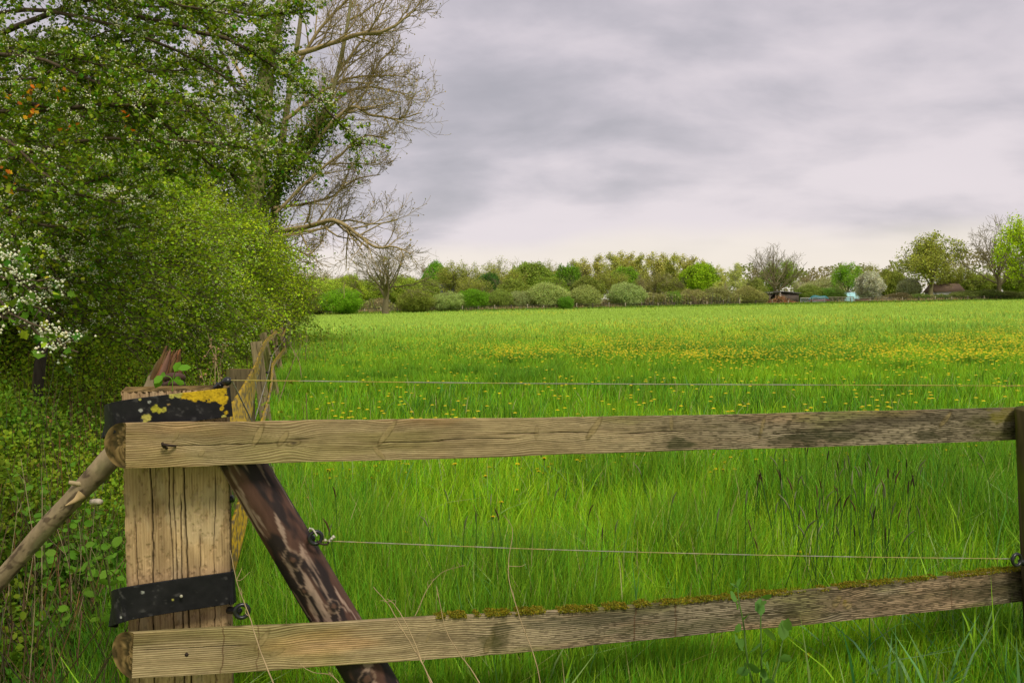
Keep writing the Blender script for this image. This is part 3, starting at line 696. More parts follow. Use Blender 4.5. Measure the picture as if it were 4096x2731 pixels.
mb = MB(); ax = unit(Q(700, 1385, 2.24) - Q(650, 1530, 2.26))
for j in range(60):
    a = R.uniform(0, 2 * PI); r0 = R.uniform(.0, .034); side = np.cross(ax, fw); st = Q(655, 1520, 2.26) + r0 * (math.cos(a) * unit(side) + math.sin(a) * fw)
    ln = R.uniform(.05, .098); tubes(mb, spline([st, st + ax * ln * .5 + R.normal(size=3) * .002, st + ax * ln + R.normal(size=3) * .004], 5), np.array([.012, .011, .009, .006, .002]) * R.uniform(.6, 1.2), 5, var((.15, .085, .04), 1, .3)[0])
fparent(mb.build('splinters', M_BARK), bran)
mb = MB(); tubes(mb, spline([Q(330, 1975, 2.2), Q(300, 2000, 2.185), Q(262, 2020, 2.16)], 6), np.array([.016, .012, .008, .006, .004, .001]), 8, (.38, .27, .13)); 
tubes(mb, spline([Q(330, 1935, 2.2), Q(300, 1930, 2.19), Q(277, 1926, 2.18)], 5), np.array([.009, .007, .006, .006, .005]), 7, (.36, .28, .16), caps=True)
tubes(mb, spline([Q(370, 2005, 2.19), Q(392, 2003, 2.16), Q(406, 2005, 2.15)], 5), np.array([.009, .008, .008, .008, .006]), 7, (.5, .42, .32), caps=True); fparent(mb.build('stub', M_BARK), bran)
# brown hose loops wound beside it
mb = MB()
for k, yy in enumerate((1505, 1532, 1556)):
    tubes(mb, spline([Q(660, yy + 6, 2.17), Q(690, yy - 2, 2.145), Q(715, yy, 2.15), Q(731, yy + 6, 2.18), Q(718, yy + 12, 2.2)], 14), np.interp(np.arange(14), [0, 7, 13], [.009, .011, .008]), 9, (.085, .045, .034), caps=True)
tag(mb.build('rubber_hose', M_RUBBER, smooth=True), 'brown rubber hose coiled behind the top of the corner post', 'hose')
# seedling
seed_ = empty('seedling', Q(690, 1560, 2.0), 'small green seedling sprouting from the top of the corner post', 'seedling'); bpy.context.view_layer.update()
mb = MB(); stem = [[(690, 1562, 2.0), (691, 1540, 2.0), (693, 1515, 2.0), (700, 1490, 2.0), (712, 1475, 2.0)], [(691, 1535, 2.0), (688, 1515, 2.0), (678, 1505, 2.0), (664, 1502, 2.0)]]
for s_ in stem: tubes(mb, spline([Q(*q) for q in s_], 8), np.full(8, .0012), 5, (.16, .33, .03))
fparent(mb.build('stem', M_LEAF), seed_)
mb = MB()
for (x_, y_, sz, dx, dy) in [(664, 1500, .03, -1, .15), (650, 1500, .028, -.3, -1), (698, 1485, .03, .6, .8), (712, 1474, .032, 1, .3), (694, 1520, .026, 1, .1), (690, 1515, .02, -1, -.1), (706, 1522, .022, 1, -.3), (646, 1512, .03, -.1, -1)]:
    leaves(mb, Q(x_, y_, 1.99)[None], np.array([sz]), (.13, .30, .02), 'leaf', .2, tdir=(crt * dx + cup * dy) * 3)
fparent(mb.build('leaf', M_LEAF), seed_)

# ---- side fence running away on the edge of the hedge
side = empty('plank_fence', Q(965, 2293, 4.5) * np.array([1, 1, 0]), 'leaning old plank posts strung with lichen covered rubber belts beside the hedge', 'fence'); bpy.context.view_layer.update()
SP = [((947, 1475, 4.5), (965, 2293), .157, (.13, .10, .05)), ((1025, 1364, 8.5), (1078, 1793), .122, (.24, .19, .10)), ((1047, 1330, 12.7), (1109, 1612), .112, (.20, .16, .08)), ((1092, 1317, 17.3), (1130, 1512), .110, (.20, .15, .08)),
      ((1122, 1307, 22.7), (1144, 1448), .112, (.16, .11, .07)), ((1133, 1295, 25.5), (1148, 1420), .12, (.22, .17, .10)), ((1154, 1283, 28), (1161, 1408), .10, (.40, .34, .24)), ((1172, 1274, 38), (1182, 1358), .11, (.06, .05, .04))]
def G(sx, sy):
    d = unit(fw + crt * ((sx / 4 - 512) / F) - cup * ((sy / 4 - 341) / F)); return CP + d * (CH / -d[2])
for j, ((ax_, ay_, dd), (bx_, by_), w_, pc) in enumerate(SP):
    t_ = Q(ax_, ay_, dd); g_ = G(bx_, by_); g_[2] = -.02
    def pp(u, v, y, s, pc=pc, j=j):
        rg = fbm(u * 6, v * 150, seed=500 + j, octv=4); b = fbm(u * 5, v * 12, seed=520 + j); c = np.array(pc) * (.45 + 1.1 * rg)[..., None] * (.6 + .8 * b)[..., None]
        k = crackline(u, v, .0, 1.3, .01 * (j % 3 - 1), 530 + j, .003, .01); c = mixc(c, (.02, .016, .01), k); c = mixc(c, c * np.array([.7, .95, .4]), sst(.5, .65, fbm(u * 3, v * 8, seed=550 + j)) * .7)
        return c, -.003 * rg - .003 * k
    path = spline([t_, g_], 70); mb = MB(); sweep_v(mb, path, r_section(w_, .055, 26, 4), pp, cap=end_cap(60 + j, .02, .0), width_dir=unit(crt + .35 * fw * (j % 2 * 2 - 1)))
    fparent(mb.build('post', M_WOODV), side)
def belt(st, seed):
    T = spline([Q(a, b, d) for a, b, c_, d_, d in st], 260); B = spline([Q(c_, d_, d) for a, b, c_, d_, d in st], 260)
    tt = unit(np.gradient(T, axis=0)); up_ = unit(T - B); sd_ = unit(np.cross(tt, up_)) * .009
    nz = 18; mb = MB(); rows = np.linspace(0, 1, nz)
    loop = np.concatenate([T[:, None] * (1 - rows)[None, :, None] + B[:, None] * rows[None, :, None], (B[:, None] * (1 - rows)[None, :, None] + T[:, None] * rows[None, :, None]) + sd_[:, None]], 1)
    n, K = loop.shape[:2]; u = np.broadcast_to(np.cumsum(np.r_[0, np.linalg.norm(np.diff(T, axis=0), axis=1)])[:, None], (n, K)); v = np.broadcast_to(np.r_[rows, 1 - rows] * .1, (n, K))
    c = mixc((.13, .125, .12), (.24, .23, .21), fbm(u * 8, v * 50, seed=seed)); l = sst(.33, .45, fbm(u * 12, v * 45, seed=seed + 3, octv=5) + .28 * sst(.09, 0, v) + .16 * sst(4, 0, u) - .08)
    c = mixc(c, mixc((.55, .34, .006), (.30, .20, .01), fbm(u * 60, v * 160, seed=seed + 8)), l); c = mixc(c, (.05, .045, .035), sst(.50, .60, fbm(u * 26, v * 150, seed=seed + 5, octv=4)) * .8)
    loop = loop + up_[:, None] * ((l * .004 * vnoise(u * 90, v * 400, seed=4)) * (v < .004))[..., None]
    idx = np.arange(n * K).reshape(n, K); A = idx[:-1]; Bb = np.roll(A, -1, 1); C = idx[1:]; E = np.roll(C, -1, 1)
    mb.add(loop.reshape(-1, 3), [np.stack([A, Bb, E, C], -1).reshape(-1, 4)], c.reshape(-1, 3)); return mb
b1 = belt([(840, 1720, 900, 1850, 2.25), (925, 1612, 985, 1720, 2.7), (995, 1500, 1012, 1590, 4.0), (1022, 1446, 1030, 1500, 5.6), (1050, 1376, 1055, 1402, 8.4), (1070, 1349, 1074, 1368, 11), (1090, 1333, 1094, 1349, 14), (1105, 1321, 1108, 1335, 17), (1117, 1334, 1119, 1346, 18.5), (1130, 1338, 1132, 1349, 20.5), (1138, 1320, 1140, 1331, 22.5), (1145, 1306, 1147, 1314, 25), (1160, 1298, 1161, 1305, 27.8)], 601)
fparent(b1.build('rubber_belt', M_RUBBER), side)['label'] = 'upper belt thick with yellow lichen'
b2 = belt([(880, 2230, 920, 2330, 2.25), (955, 1990, 985, 2070, 2.9), (1010, 1800, 1026, 1840, 3.8), (1042, 1684, 1052, 1700, 5.2), (1078, 1555, 1085, 1560, 8.0), (1086, 1466, 1094, 1478, 11.5), (1092, 1446, 1097, 1462, 12.5), (1118, 1412, 1120, 1432, 16.8), (1138, 1388, 1140, 1402, 20)], 611)
fparent(b2.build('rubber_belt', M_RUBBER), side)['label'] = 'lower belt edged with yellow lichen'
for (x_, y_, d_) in ((1075, 1488, 8.4), (1091, 1421, 12.6), (1119, 1382, 17.2), (1141, 1354, 22.6), (1156, 1332, 27.9)):
    q = Q(x_, y_, d_); k = d_ / 14.; mb = MB(); tubes(mb, np.stack([q - crt * .05 * k, q - crt * .02 * k, q, q + crt * .012 * k]), np.array([.012, .016, .011, .004]) * max(k, .7), 8, caps=True); fparent(mb.build('insulator', M_BLACK), side)
cord('fence_cord', [(1008, 1720, 5.5), (1042, 1600, 6.6), (1075, 1487, 8.5), (1091, 1420, 12.6), (1119, 1381, 17.2), (1141, 1353, 22.6), (1156, 1331, 27.9), (1176, 1305, 38)], .0042, 'white cord looped along the leaning plank posts beside the hedge', 15, .0)
# ---------------------------------------------------------------- near hawthorn reaching in from the left
LF = (.165, .265, .013); LFB = (.32, .44, .02)
def bough_sprays(boughs, mbw, mbl, mbf, leaf_sz, spacing, tw_len, leafcol, flower=.5, lsh='lobed', lstep=.03, per=2, zfl=None, wood=(.09, .065, .04)):
    for (pts, r0) in boughs:
        n = 24; p = spline(pts, n); L_ = np.linalg.norm(np.diff(p, axis=0), axis=1).sum()
        p = p + np.cumsum(R.normal(size=p.shape) * .006, 0)
        tubes(mbw, p, np.linspace(r0, .003, n), 6, wood)
        m = int(L_ / spacing); u = np.sort(R.uniform(.05, 1, m)); ii = np.minimum((u * (n - 1)).astype(int), n - 2)
        o = p[ii] + (p[ii + 1] - p[ii]) * ((u * (n - 1)) % 1)[:, None]; T = unit(p[ii + 1] - p[ii])
        sd_ = unit(np.cross(T, np.array([0, 0, 1.]))) * R.choice([-1, 1], m)[:, None]
        dr = unit(T * .7 + sd_ * R.uniform(.2, 1, m)[:, None] + np.stack([R.normal(size=m) * .2, R.normal(size=m) * .2, R.normal(.12, .42, m)], 1))
        ln = R.uniform(.35, 1, m) * tw_len * (1 - .45 * u)
        k = 6; tt = np.linspace(0, 1, k)
        tw = o[:, None] + dr[:, None] * (tt[None, :, None] * ln[:, None, None]) + np.cumsum(R.normal(size=(m, k, 3)) * .012, 1) * tt[None, :, None]
        tw[:, :, 2] -= (tt ** 2)[None] * ln[:, None] * .12
        tubes(mbw, tw, np.linspace(.0035, .0012, k)[None] * np.ones((m, 1)), 3, wood)
        cnt = (ln / lstep).astype(int).clip(2, 60); tot = cnt.sum(); wi = np.repeat(np.arange(m), cnt); a = R.uniform(.1, 1.03, tot)
        j = np.minimum((a * (k - 1)).astype(int), k - 2); fr = (a * (k - 1) - j)[:, None]
        q = tw[wi, j] * (1 - fr) + tw[wi, j + 1] * fr; tdir = unit(tw[wi, -1] - tw[wi, 0])
        for _ in range(per):
            c = var(leafcol, tot, .22); br = R.random(tot) < .12; c[br] = var(LFB, br.sum(), .2)
            leaves(mbl, q + R.normal(size=q.shape) * .010, leaf_sz * R.uniform(.6, 1.2, tot), c, lsh, .45, tdir=tdir * .7, droop=.1)
        if mbf is not None:
            fs = (R.random(tot) < flower * .16) & (a > .3); fq = q[fs] + np.array([0, 0, .012]); nb = 9
            fp = np.repeat(fq, nb, 0) + R.normal(size=(len(fq) * nb, 3)) * np.array([.016, .016, .010])
            buds(mbf, fp, R.uniform(.0035, .0072, len(fp)), var((.74, .76, .56), len(fp), .1, .03))
DD = lambda x, y, d: P(x * .43537, y * .43537, d)
ht = empty('hawthorn_tree', (-6.2, 6.6, 0), 'nearest hawthorn with arching boughs of lobed leaves and white bud clusters', 'tree'); bpy.context.view_layer.update()
HB = []
def hb(*pts, r=.016): HB.append(([DD(*p) for p in pts], r))
hb((-250, 150, 6.5), (0, 210, 5.6), (104, 248, 5.2), (250, 250, 5.0), (430, 255, 5.2), (520, 330, 5.4), r=.022)
hb((-250, 420, 6.5), (0, 371, 5.6), (95, 343, 5.2), (214, 328, 5.1), (333, 333, 5.0), (523, 336, 5.2), (625, 350, 5.6), r=.018)
hb((-250, 430, 6.2), (0, 469, 5.4), (71, 490, 5.2), (190, 507, 5.2), (333, 499, 5.5), r=.018)
hb((-200, 500, 6.2), (0, 525, 5.6), (95, 566, 5.2), (190, 573, 5.4), (305, 566, 5.7), r=.016)
hb((-100, -160, 7), (190, 0, 6.2), (333, 48, 6.0), (476, 90, 5.9), (547, 119, 5.9), (643, 181, 6.0), (714, 233, 6.0), (780, 300, 6.1), (822, 345, 6.2), r=.024)
hb((420, -80, 6.6), (517, 138, 6.3), (547, 214, 6.2), (571, 247, 6.2), (619, 304, 6.2), (666, 357, 6.3), (706, 384, 6.3), r=.016)
hb((150, -120, 6.8), (400, -20, 6.2), (560, 20, 6.0), (640, 20, 6.1), (715, 15, 6.2), r=.016)
hb((-150, 60, 6.8), (80, 30, 5.8), (250, 60, 5.5), (420, 130, 5.6), (560, 215, 5.8), (640, 250, 5.9), r=.018)
hb((-150, 120, 6.2), (60, 130, 5.2), (200, 190, 5.0), (380, 300, 5.2), (500, 400, 5.5), (560, 415, 5.6), r=.014)
hb((-200, -60, 6.8), (100, -60, 6.0), (300, -30, 5.8), (480, 60, 6.0), (620, 110, 6.2), (690, 160, 6.3), r=.016)
hb((-200, 300, 6), (-20, 300, 5), (120, 400, 4.8), (220, 450, 5.0), (300, 440, 5.2), r=.014)
hb((-200, 560, 6), (0, 590, 5.4), (100, 640, 5.4), (200, 650, 5.6), (260, 640, 5.8), r=.013)
hb((-200, 380, 6.4), (0, 420, 5.6), (140, 430, 5.5), (260, 395, 5.6), (380, 380, 5.8), (430, 395, 5.9), r=.013)
hb((-120, -150, 7.5), (100, -30, 7.0), (350, 20, 6.8), (520, 0, 6.8), (600, 30, 7), r=.016)
hb((-150, 700, 6.2), (0, 680, 5.7), (110, 700, 5.6), (190, 740, 5.8), r=.011)
for _ in range(54):
    y0 = R.uniform(-160, 620); ye = y0 + R.uniform(-60, 110)
    xm = np.interp(ye, [-150, 60, 250, 400, 480, 560, 700], [640, 620, 560, 450, 340, 300, 200]) * R.uniform(.35, 1.0)
    d0 = R.uniform(5.0, 8.5)
    hb((-230, y0, d0 + .7), (xm * .2, y0 + R.uniform(-30, 30), d0 + .2), (xm * .6, (y0 + ye) / 2 + R.uniform(-40, 30), d0), (xm, ye, d0 + .2), r=R.uniform(.008, .014))
mw, ml, mf = MB(), MB(), MB()
bough_sprays(HB, mw, ml, mf, .029, .038, .52, LF, flower=1.15, lstep=.028, per=2)
trk = [(-6.2, 6.6, -.1), (-6.1, 6.6, 1.0), (-5.9, 6.7, 2.2), (-5.6, 6.8, 3.6), (-5.3, 7.0, 5.2)]
tm = MB(); tubes(tm, spline(trk, 20), np.linspace(.17, .06, 20), 12, (.075, .06, .04))
for (pts, r_) in HB:
    e = np.array(pts[0]); s_ = np.array([-5.9, 6.7, max(.8, min(4.6, e[2] * .6 + .4))]); tubes(tm, spline([s_, (s_ + e) / 2 + np.array([0, 0, .1]), e], 8), np.linspace(r_ * 2, r_, 8), 6, (.075, .06, .04))
tubes(tm, spline([(-3.75, 6.1, -.05), (-3.6, 6.0, .9), (-3.66, 6.2, 1.6), (-4.3, 6.3, 2.2), (-5.6, 6.7, 2.9)], 14), np.linspace(.045, .03, 14), 8, (.05, .04, .028))
fparent(tm.build('trunk', M_BARK, smooth=True), ht); fparent(mw.build('branches', M_BARK), ht); fparent(ml.build('crown', M_LEAF), ht); fparent(mf.build('blossoms', M_PETAL), ht)
# close flowering spray low on the edge
sp = []
for a in [[(-90, 560, 3.3), (0, 600, 3.0), (60, 640, 2.95), (110, 660, 3.0)], [(-90, 640, 3.2), (0, 690, 2.95), (60, 730, 2.9), (120, 770, 2.9), (185, 805, 2.95)], [(-90, 600, 3.2), (-10, 630, 2.9), (40, 620, 2.9), (90, 625, 3.0)], [(-80, 680, 3.3), (0, 720, 3.1), (60, 690, 3.1), (110, 700, 3.1)], [(-60, 700, 3.2), (10, 740, 3.0), (70, 790, 3.0), (110, 790, 3.0)]]:
    sp.append(([DD(*p) for p in a], .006))
hs = empty('hawthorn_spray', DD(-90, 640, 3.2), 'low hawthorn spray thick with white bud clusters, closest on the hedge edge', 'hawthorn branch'); bpy.context.view_layer.update()
mw, ml, mf = MB(), MB(), MB(); bough_sprays(sp, mw, ml, mf, .040, .05, .14, (.13, .24, .02), flower=3.2, lstep=.022, per=1)
fparent(mw.build('twigs', M_BARK), hs); fparent(ml.build('leaves', M_LEAF), hs); fparent(mf.build('blossoms', M_PETAL), hs)
# last year's orange leaves caught in the hawthorn
mb = MB(); pos = []
for (x_, y_, k_) in [(75, 200, 9), (25, 228, 4), (80, 262, 6), (155, 300, 5), (135, 205, 5), (270, 272, 3), (300, 285, 2), (10, 400, 4), (30, 430, 3), (70, 255, 4), (185, 290, 3)]:
    pos += [DD(x_ + R.normal() * 12, y_ + R.normal() * 9, 4.75 + R.normal() * .05) for _ in range(k_)]
pos = np.array(pos)[::1]; c = var((.48, .15, .015), len(pos), .2); yl = R.random(len(pos)) < .4; c[yl] = var((.55, .36, .02), yl.sum(), .15)
leaves(mb, pos, R.uniform(.022, .038, len(pos)), c, 'lobed', .1); tag(mb.build('dead_leaves', M_LEAF), 'orange and yellow dead leaves caught in the hawthorn boughs', 'leaves', kind='stuff')

# ---------------------------------------------------------------- bushy hawthorns further along the hedge
def blob_tree(name, c, rad, label, nclump, per, lsz, col, colb, seed, flower=0., shape='kite', bottom=.3, clr=.16, spray=True, group=None):
    rt = empty(name, (c[0], c[1], 0), label, 'tree' if 'tree' in name else 'shrub', group); bpy.context.view_layer.update()
    nclump = int(nclump * 1.15)
    dr = unit(R.normal(size=(nclump, 3))); rr_ = R.uniform(.0, 1, nclump) ** .35
    nz = fbm(dr[:, 0] * 1.9 + seed, dr[:, 1] * 1.9, dr[:, 2] * 1.9, seed=seed, octv=4)
    rr_ = rr_ * (.34 + 1.25 * nz)
    cp_ = np.array(c) + dr * rr_[:, None] * np.array(rad); kk = cp_[:, 2] > bottom; cp_ = cp_[kk]; dr = dr[kk]
    m = len(cp_); mw, ml, mf = MB(), MB(), MB()
    # arching shoots, each carrying a flat spray of leaves
    td = unit(dr * np.array([1, 1, .45]) + R.normal(size=(m, 3)) * .42 + np.array([0, 0, .22])); ln = R.uniform(.5, 1.25, m) * clr * 3.6
    tt = np.linspace(-.3, 1, 5); pt = lambda i, t: cp_[i] + td[i] * (t * ln[i])[..., None] + np.array([0, 0, -1.]) * (.38 * ln[i] * np.maximum(t, 0) ** 2)[..., None]
    ii = np.repeat(np.arange(m)[:, None], 5, 1); tw = pt(ii, np.broadcast_to(tt, (m, 5))); tubes(mw, tw, np.array([.006, .005, .004, .003, .002])[None] * (clr / .18) * np.ones((m, 1)), 3, (.12, .09, .05))
    wi = np.repeat(np.arange(m), per); t = R.uniform(-.3, 1.05, len(wi)); pos = pt(wi, t) + R.normal(size=(len(wi), 3)) * np.array([clr * .32, clr * .32, clr * .16])
    g = fbm(pos[:, 0] * .8, pos[:, 1] * .8, pos[:, 2] * .8, seed=seed + 9); cc = mixc(col, colb, sst(.30, .66, g) * .7 + .3 * np.clip(t, 0, 1)) * (1 + R.normal(size=(len(wi), 1)) * .2).clip(.4, 1.8) * (1 + R.normal(size=m) * .14)[wi][:, None]; cc[:, 0] *= R.uniform(.8, 1.25, len(wi))
    leaves(ml, pos, lsz * R.uniform(.4, 1.5, len(wi)), cc, shape, .5, tdir=td[wi] * .4)
    # limbs
    for _ in range(26):
        e = cp_[R.integers(m)]; b = np.array([c[0] + R.normal() * .15, c[1] + R.normal() * .15, -.05]); tubes(mw, spline([b, b * .5 + e * .5 + np.array([0, 0, .35]) + R.normal(size=3) * .15, e], 10), np.linspace(.05, .008, 10), 5, (.08, .06, .04))
    if flower:
        fp = pos[R.random(len(pos)) < flower]; fp = np.repeat(fp, 5, 0) + R.normal(size=(len(fp) * 5, 3)) * .03; buds(mf, fp, R.uniform(.006, .011, len(fp)), var((.66, .70, .42), len(fp), .1, .03)); fparent(mf.build('blossoms', M_PETAL), rt)
    fparent(mw.build('trunk', M_BARK), rt); fparent(ml.build('crown', M_LEAF), rt)
    return rt
blob_tree('hawthorn_tree', (-9.8, 20.5, 4.2), (2.9, 2.6, 3.1), 'taller pale green hawthorn showing through gaps behind the nearest boughs', 3800, 24, .075, (.17, .27, .02), (.33, .44, .04), 18, .0, 'kite', .3, .30)
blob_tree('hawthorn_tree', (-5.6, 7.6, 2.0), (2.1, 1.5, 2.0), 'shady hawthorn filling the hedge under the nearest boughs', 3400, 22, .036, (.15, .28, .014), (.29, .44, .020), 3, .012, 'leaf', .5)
blob_tree('hawthorn_tree', (-6.4, 11.6, 2.0), (2.2, 2.4, 1.75), 'rounded hawthorn behind the plank posts, speckled with cream buds', 4300, 38, .037, (.18, .32, .012), (.36, .52, .022), 4, .03, 'kite', .8, .18)
blob_tree('hawthorn_tree', (-7.6, 17.2, 2.3), (2.45, 3.0, 1.9), 'bright green hawthorn in the middle of the hedge row', 4600, 36, .046, (.24, .39, .014), (.43, .60, .022), 5, .03, 'kite', 1.15, .22)
blob_tree('hawthorn_tree', (-9.2, 24.5, 2.1), (2.5, 3.6, 1.85), 'yellow green hawthorn jutting furthest toward the meadow', 4200, 34, .057, (.20, .33, .012), (.36, .50, .018), 6, .02, 'kite', 1.25, .26)
blob_tree('hawthorn_tree', (-11.8, 34, 1.6), (2.8, 4, 1.6), 'low far hawthorn closing the hedge row beyond the posts', 2600, 22, .09, (.15, .25, .02), (.24, .34, .03), 7, .0, 'kite', .9, .3)
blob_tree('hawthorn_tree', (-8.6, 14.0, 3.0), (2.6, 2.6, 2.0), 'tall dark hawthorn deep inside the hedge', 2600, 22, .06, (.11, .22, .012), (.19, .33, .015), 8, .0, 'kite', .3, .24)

# undergrowth: brambles, young shoots and weeds between hedge and fence
mb = MB(); n = 330000
x, d = scatter(n, 1.9, 34, -60, 330, 1.05); y = d
fx = fence_x(y); m_ = fx - x
k = (m_ > .12 + .22 * (fbm(y * 1.2, x * 1.2, seed=201) - .5)); x, y, m_ = x[k], y[k], m_[k]; n = len(x)
hh = (.16 + .85 * sst(.0, 1.5, m_) * (.45 + .9 * fbm(x * .9, y * .7, seed=202, octv=4)) + .35 * sst(.5, 3, m_)) * np.interp(y, [2, 4, 9, 20], [.75, .9, 1.1, 1.15])
z = hh * R.uniform(0, 1, n) ** .45; g = fbm(x * 1.6, y * 1.6, z * 2, seed=204)
c = mixc((.075, .165, .010), (.32, .45, .025), sst(.32, .68, g) * .55 + .45 * sst(3.5, 8, y)) * (.75 + .25 * sst(3, 5, y))[:, None] * (1 + R.normal(size=(n, 1)) * .25).clip(.4, 1.9); c[:, 0] *= R.uniform(.7, 1.3, n)  # nearest leaves darkened, farther ones brightened: shade and light put into the colour
brn = R.random(n) < .02; c[brn] = var((.26, .15, .06), brn.sum(), .3)
cl = .05 * (R.normal(size=(n, 3))); pos = np.stack([x, y, z], 1) + cl; pos[:, 2] = np.maximum(pos[:, 2], .02)
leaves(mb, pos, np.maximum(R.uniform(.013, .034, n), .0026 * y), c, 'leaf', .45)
m = 5200; i = R.integers(0, n, m); b = pos[i].copy(); b[:, 2] = 0; e = pos[i] + R.normal(size=(m, 3)) * .1 + np.array([0, 0, .12])
tw = np.stack([b, (b + e) / 2 + R.normal(size=(m, 3)) * .05, e], 1); tubes(mb, tw, np.array([.0035, .003, .0015])[None] * np.maximum(1, y[i] / 7)[:, None], 3, var((.16, .11, .055), m, .3))
tag(mb.build('undergrowth', M_LEAF), 'tangled small leaved undergrowth filling the ground below the hedge', 'undergrowth', kind='stuff')
# grass growing through it close by
mb = MB(); x, d = scatter(15000, 2.0, 7, -60, 260, 1.0); y = d; k = x < fence_x(y); x, y = x[k], y[k]
blades(mb, x, y, R.uniform(.2, .55, len(x)), R.uniform(.004, .008, len(x)), var((.09, .24, .02), len(x), .25), 3, .5)
tag(mb.build('grass', M_GRASS), 'long dark green grass growing through the undergrowth behind the corner post', 'grass', kind='stuff')
# leafy bramble shoots beside the post, as plants
def leafy_plant(name, base, h, nst, lsz, col, label, group=None, spread=.12, step=.04, shape='leaf', wood=(.12, .14, .04), cat='plant'):
    rt = empty(name, base, label, cat, group); bpy.context.view_layer.update(); base = np.asarray(base, float)
    ms, ml = MB(), MB()
    for _ in range(nst):
        a = R.uniform(0, 2 * PI); e = base + np.array([math.cos(a) * spread, math.sin(a) * spread, h * R.uniform(.7, 1)]); m_ = (base + e) / 2 + R.normal(size=3) * .02 + np.array([0, 0, .05])
        p = spline([base, m_, e], 14); tubes(ms, p, np.linspace(.004, .0015, 14), 5, wood)
        k = max(3, int(h / step)); t = np.linspace(.2, 1, k); i = (t * 13).astype(int); q = p[i]; aa = np.arange(k) * 2.4
        leaves(ml, q, lsz * np.interp(t, [.2, .7, 1], [1, .9, .5]) * R.uniform(.7, 1.1, k), var(col, k, .12, .04), shape, .5, tdir=np.stack([np.cos(aa), np.sin(aa), 0 * aa], 1) * 2.5, droop=.2)
        leaves(ml, q, lsz * np.interp(t, [.2, .7, 1], [1, .9, .5]) * R.uniform(.7, 1.1, k), var(col, k, .12, .04), shape, .5, tdir=-np.stack([np.cos(aa), np.sin(aa), 0 * aa], 1) * 2.5, droop=.2)
    fparent(ms.build('stem', M_LEAF), rt); fparent(ml.build('leaves', M_LEAF), rt); return rt
BG = 'broad leaved bramble shoots left of the corner post'
for j in range(9):
    px = R.uniform(25, 120); d = R.uniform(2.5, 3.4); q = P(px, 400, d); x_ = q[0]
    leafy_plant('bramble', (x_, d, 0), R.uniform(.55, .95), 3, R.uniform(.040, .062), (.12, .26, .02), 'broad leaved green bramble shoot among the undergrowth left of the corner post', BG, .16, .07)
# dry stems
def dry_stem(pts, r, label, group=None, twigs=4, head=False, col=(.34, .25, .13)):
    r = r * .75
    p = spline([Q(*q) for q in pts], 30) if not isinstance(pts, np.ndarray) else pts; mb = MB()
    p = p + np.cumsum(R.normal(size=p.shape) * r * .25, 0); tubes(mb, p, np.linspace(r, r * .45, len(p)), 5, col)
    for _ in range(twigs):
        i = R.integers(8, len(p) - 2); t = unit(p[i + 1] - p[i]); dd_ = unit(t + R.normal(size=3) * .6 + np.array([0, 0, .2])); L_ = R.uniform(.03, .13) * np.linalg.norm(p[-1] - p[0])
        tubes(mb, spline([p[i], p[i] + dd_ * L_ * .5 + R.normal(size=3) * .004, p[i] + dd_ * L_], 6), np.linspace(r * .6, r * .25, 6), 4, col)
        if head: buds(mb, (p[i] + dd_ * L_)[None], r * 3, (.30, .19, .09))
    return tag(mb.build('dry_stem', M_BARK), label, 'dry stem', group)
dry_stem([(1120, 2780, 1.75), (1060, 2650, 1.8), (1010, 2490, 1.86), (955, 2340, 1.88), (918, 2190, 1.9)], .0024, 'bent straw coloured stem crossing the lower rail just beside the corner post')
dry_stem([(1760, 2790, 1.8), (1690, 2650, 1.85), (1620, 2530, 1.9), (1560, 2420, 1.92), (1490, 2340, 1.94)], .0024, 'long forked dry stem crossing the lower rail right of the brown brace', twigs=6)
dry_stem([(1750, 2790, 1.82), (1690, 2640, 1.86), (1620, 2480, 1.9), (1575, 2410, 1.92), (1550, 2390, 1.93)], .0022, 'shorter dry stem twisted round the forked one at the lower rail', twigs=3)
dry_stem([(1960, 2790, 1.85), (1900, 2690, 1.88), (1840, 2610, 1.9), (1790, 2520, 1.95), (1750, 2340, 2.0)], .0022, 'thin curved dry stem in front of the middle of the lower rail', twigs=4)
dry_stem([(2170, 2790, 1.85), (2140, 2640, 1.88), (2080, 2480, 1.95), (2035, 2330, 2.0), (2030, 2240, 2.05), (2045, 2120, 2.1), (2010, 2060, 2.1)], .0019, 'tall wavy dry stem rising past the lower cord', twigs=3)
dry_stem([(1660, 2460, 2.1), (1720, 2340, 2.12), (1780, 2280, 2.14), (1860, 2255, 2.14)], .0016, 'dry bent grass seed head above the lower rail', twigs=7)
dry_stem([(1390, 2780, 1.8), (1330, 2700, 1.85), (1250, 2680, 1.9), (1190, 2640, 1.9)], .0018, 'low dry shoot below the lower rail at the foot of the brace', twigs=4)
DS = 'dry stalks standing in the undergrowth left of the corner post'
for j in range(9):
    x0 = R.uniform(0, 430); d = R.uniform(2.3, 3.2); b = Q(x0, 2750, d); tp = Q(x0 + R.normal() * 90, R.uniform(1750, 2250), d + R.uniform(-.1, .3))
    dry_stem(spline([b, (b + tp) / 2 + R.normal(size=3) * .03, tp], 26), .0019, 'thin pale dry stalk standing in the undergrowth left of the corner post', DS, 2, col=(.30, .24, .13))
for j, (x0, y0, x1, y1, d) in enumerate([(860, 1390, 810, 1180 + 260, 5.5), (870, 1500, 826, 1330, 6), (840, 1500, 890, 1385, 6.5), (825, 1580, 800, 1470, 5), (880, 1470, 905, 1375, 7)]):
    dry_stem(spline([Q(x0, y0 + 200, d), Q(x0, y0, d), Q(x1, y1, d)], 26), .005, 'branched pale dead stalk with brown heads behind the corner post', 'dead stalks with brown heads behind the corner post', 6, True)
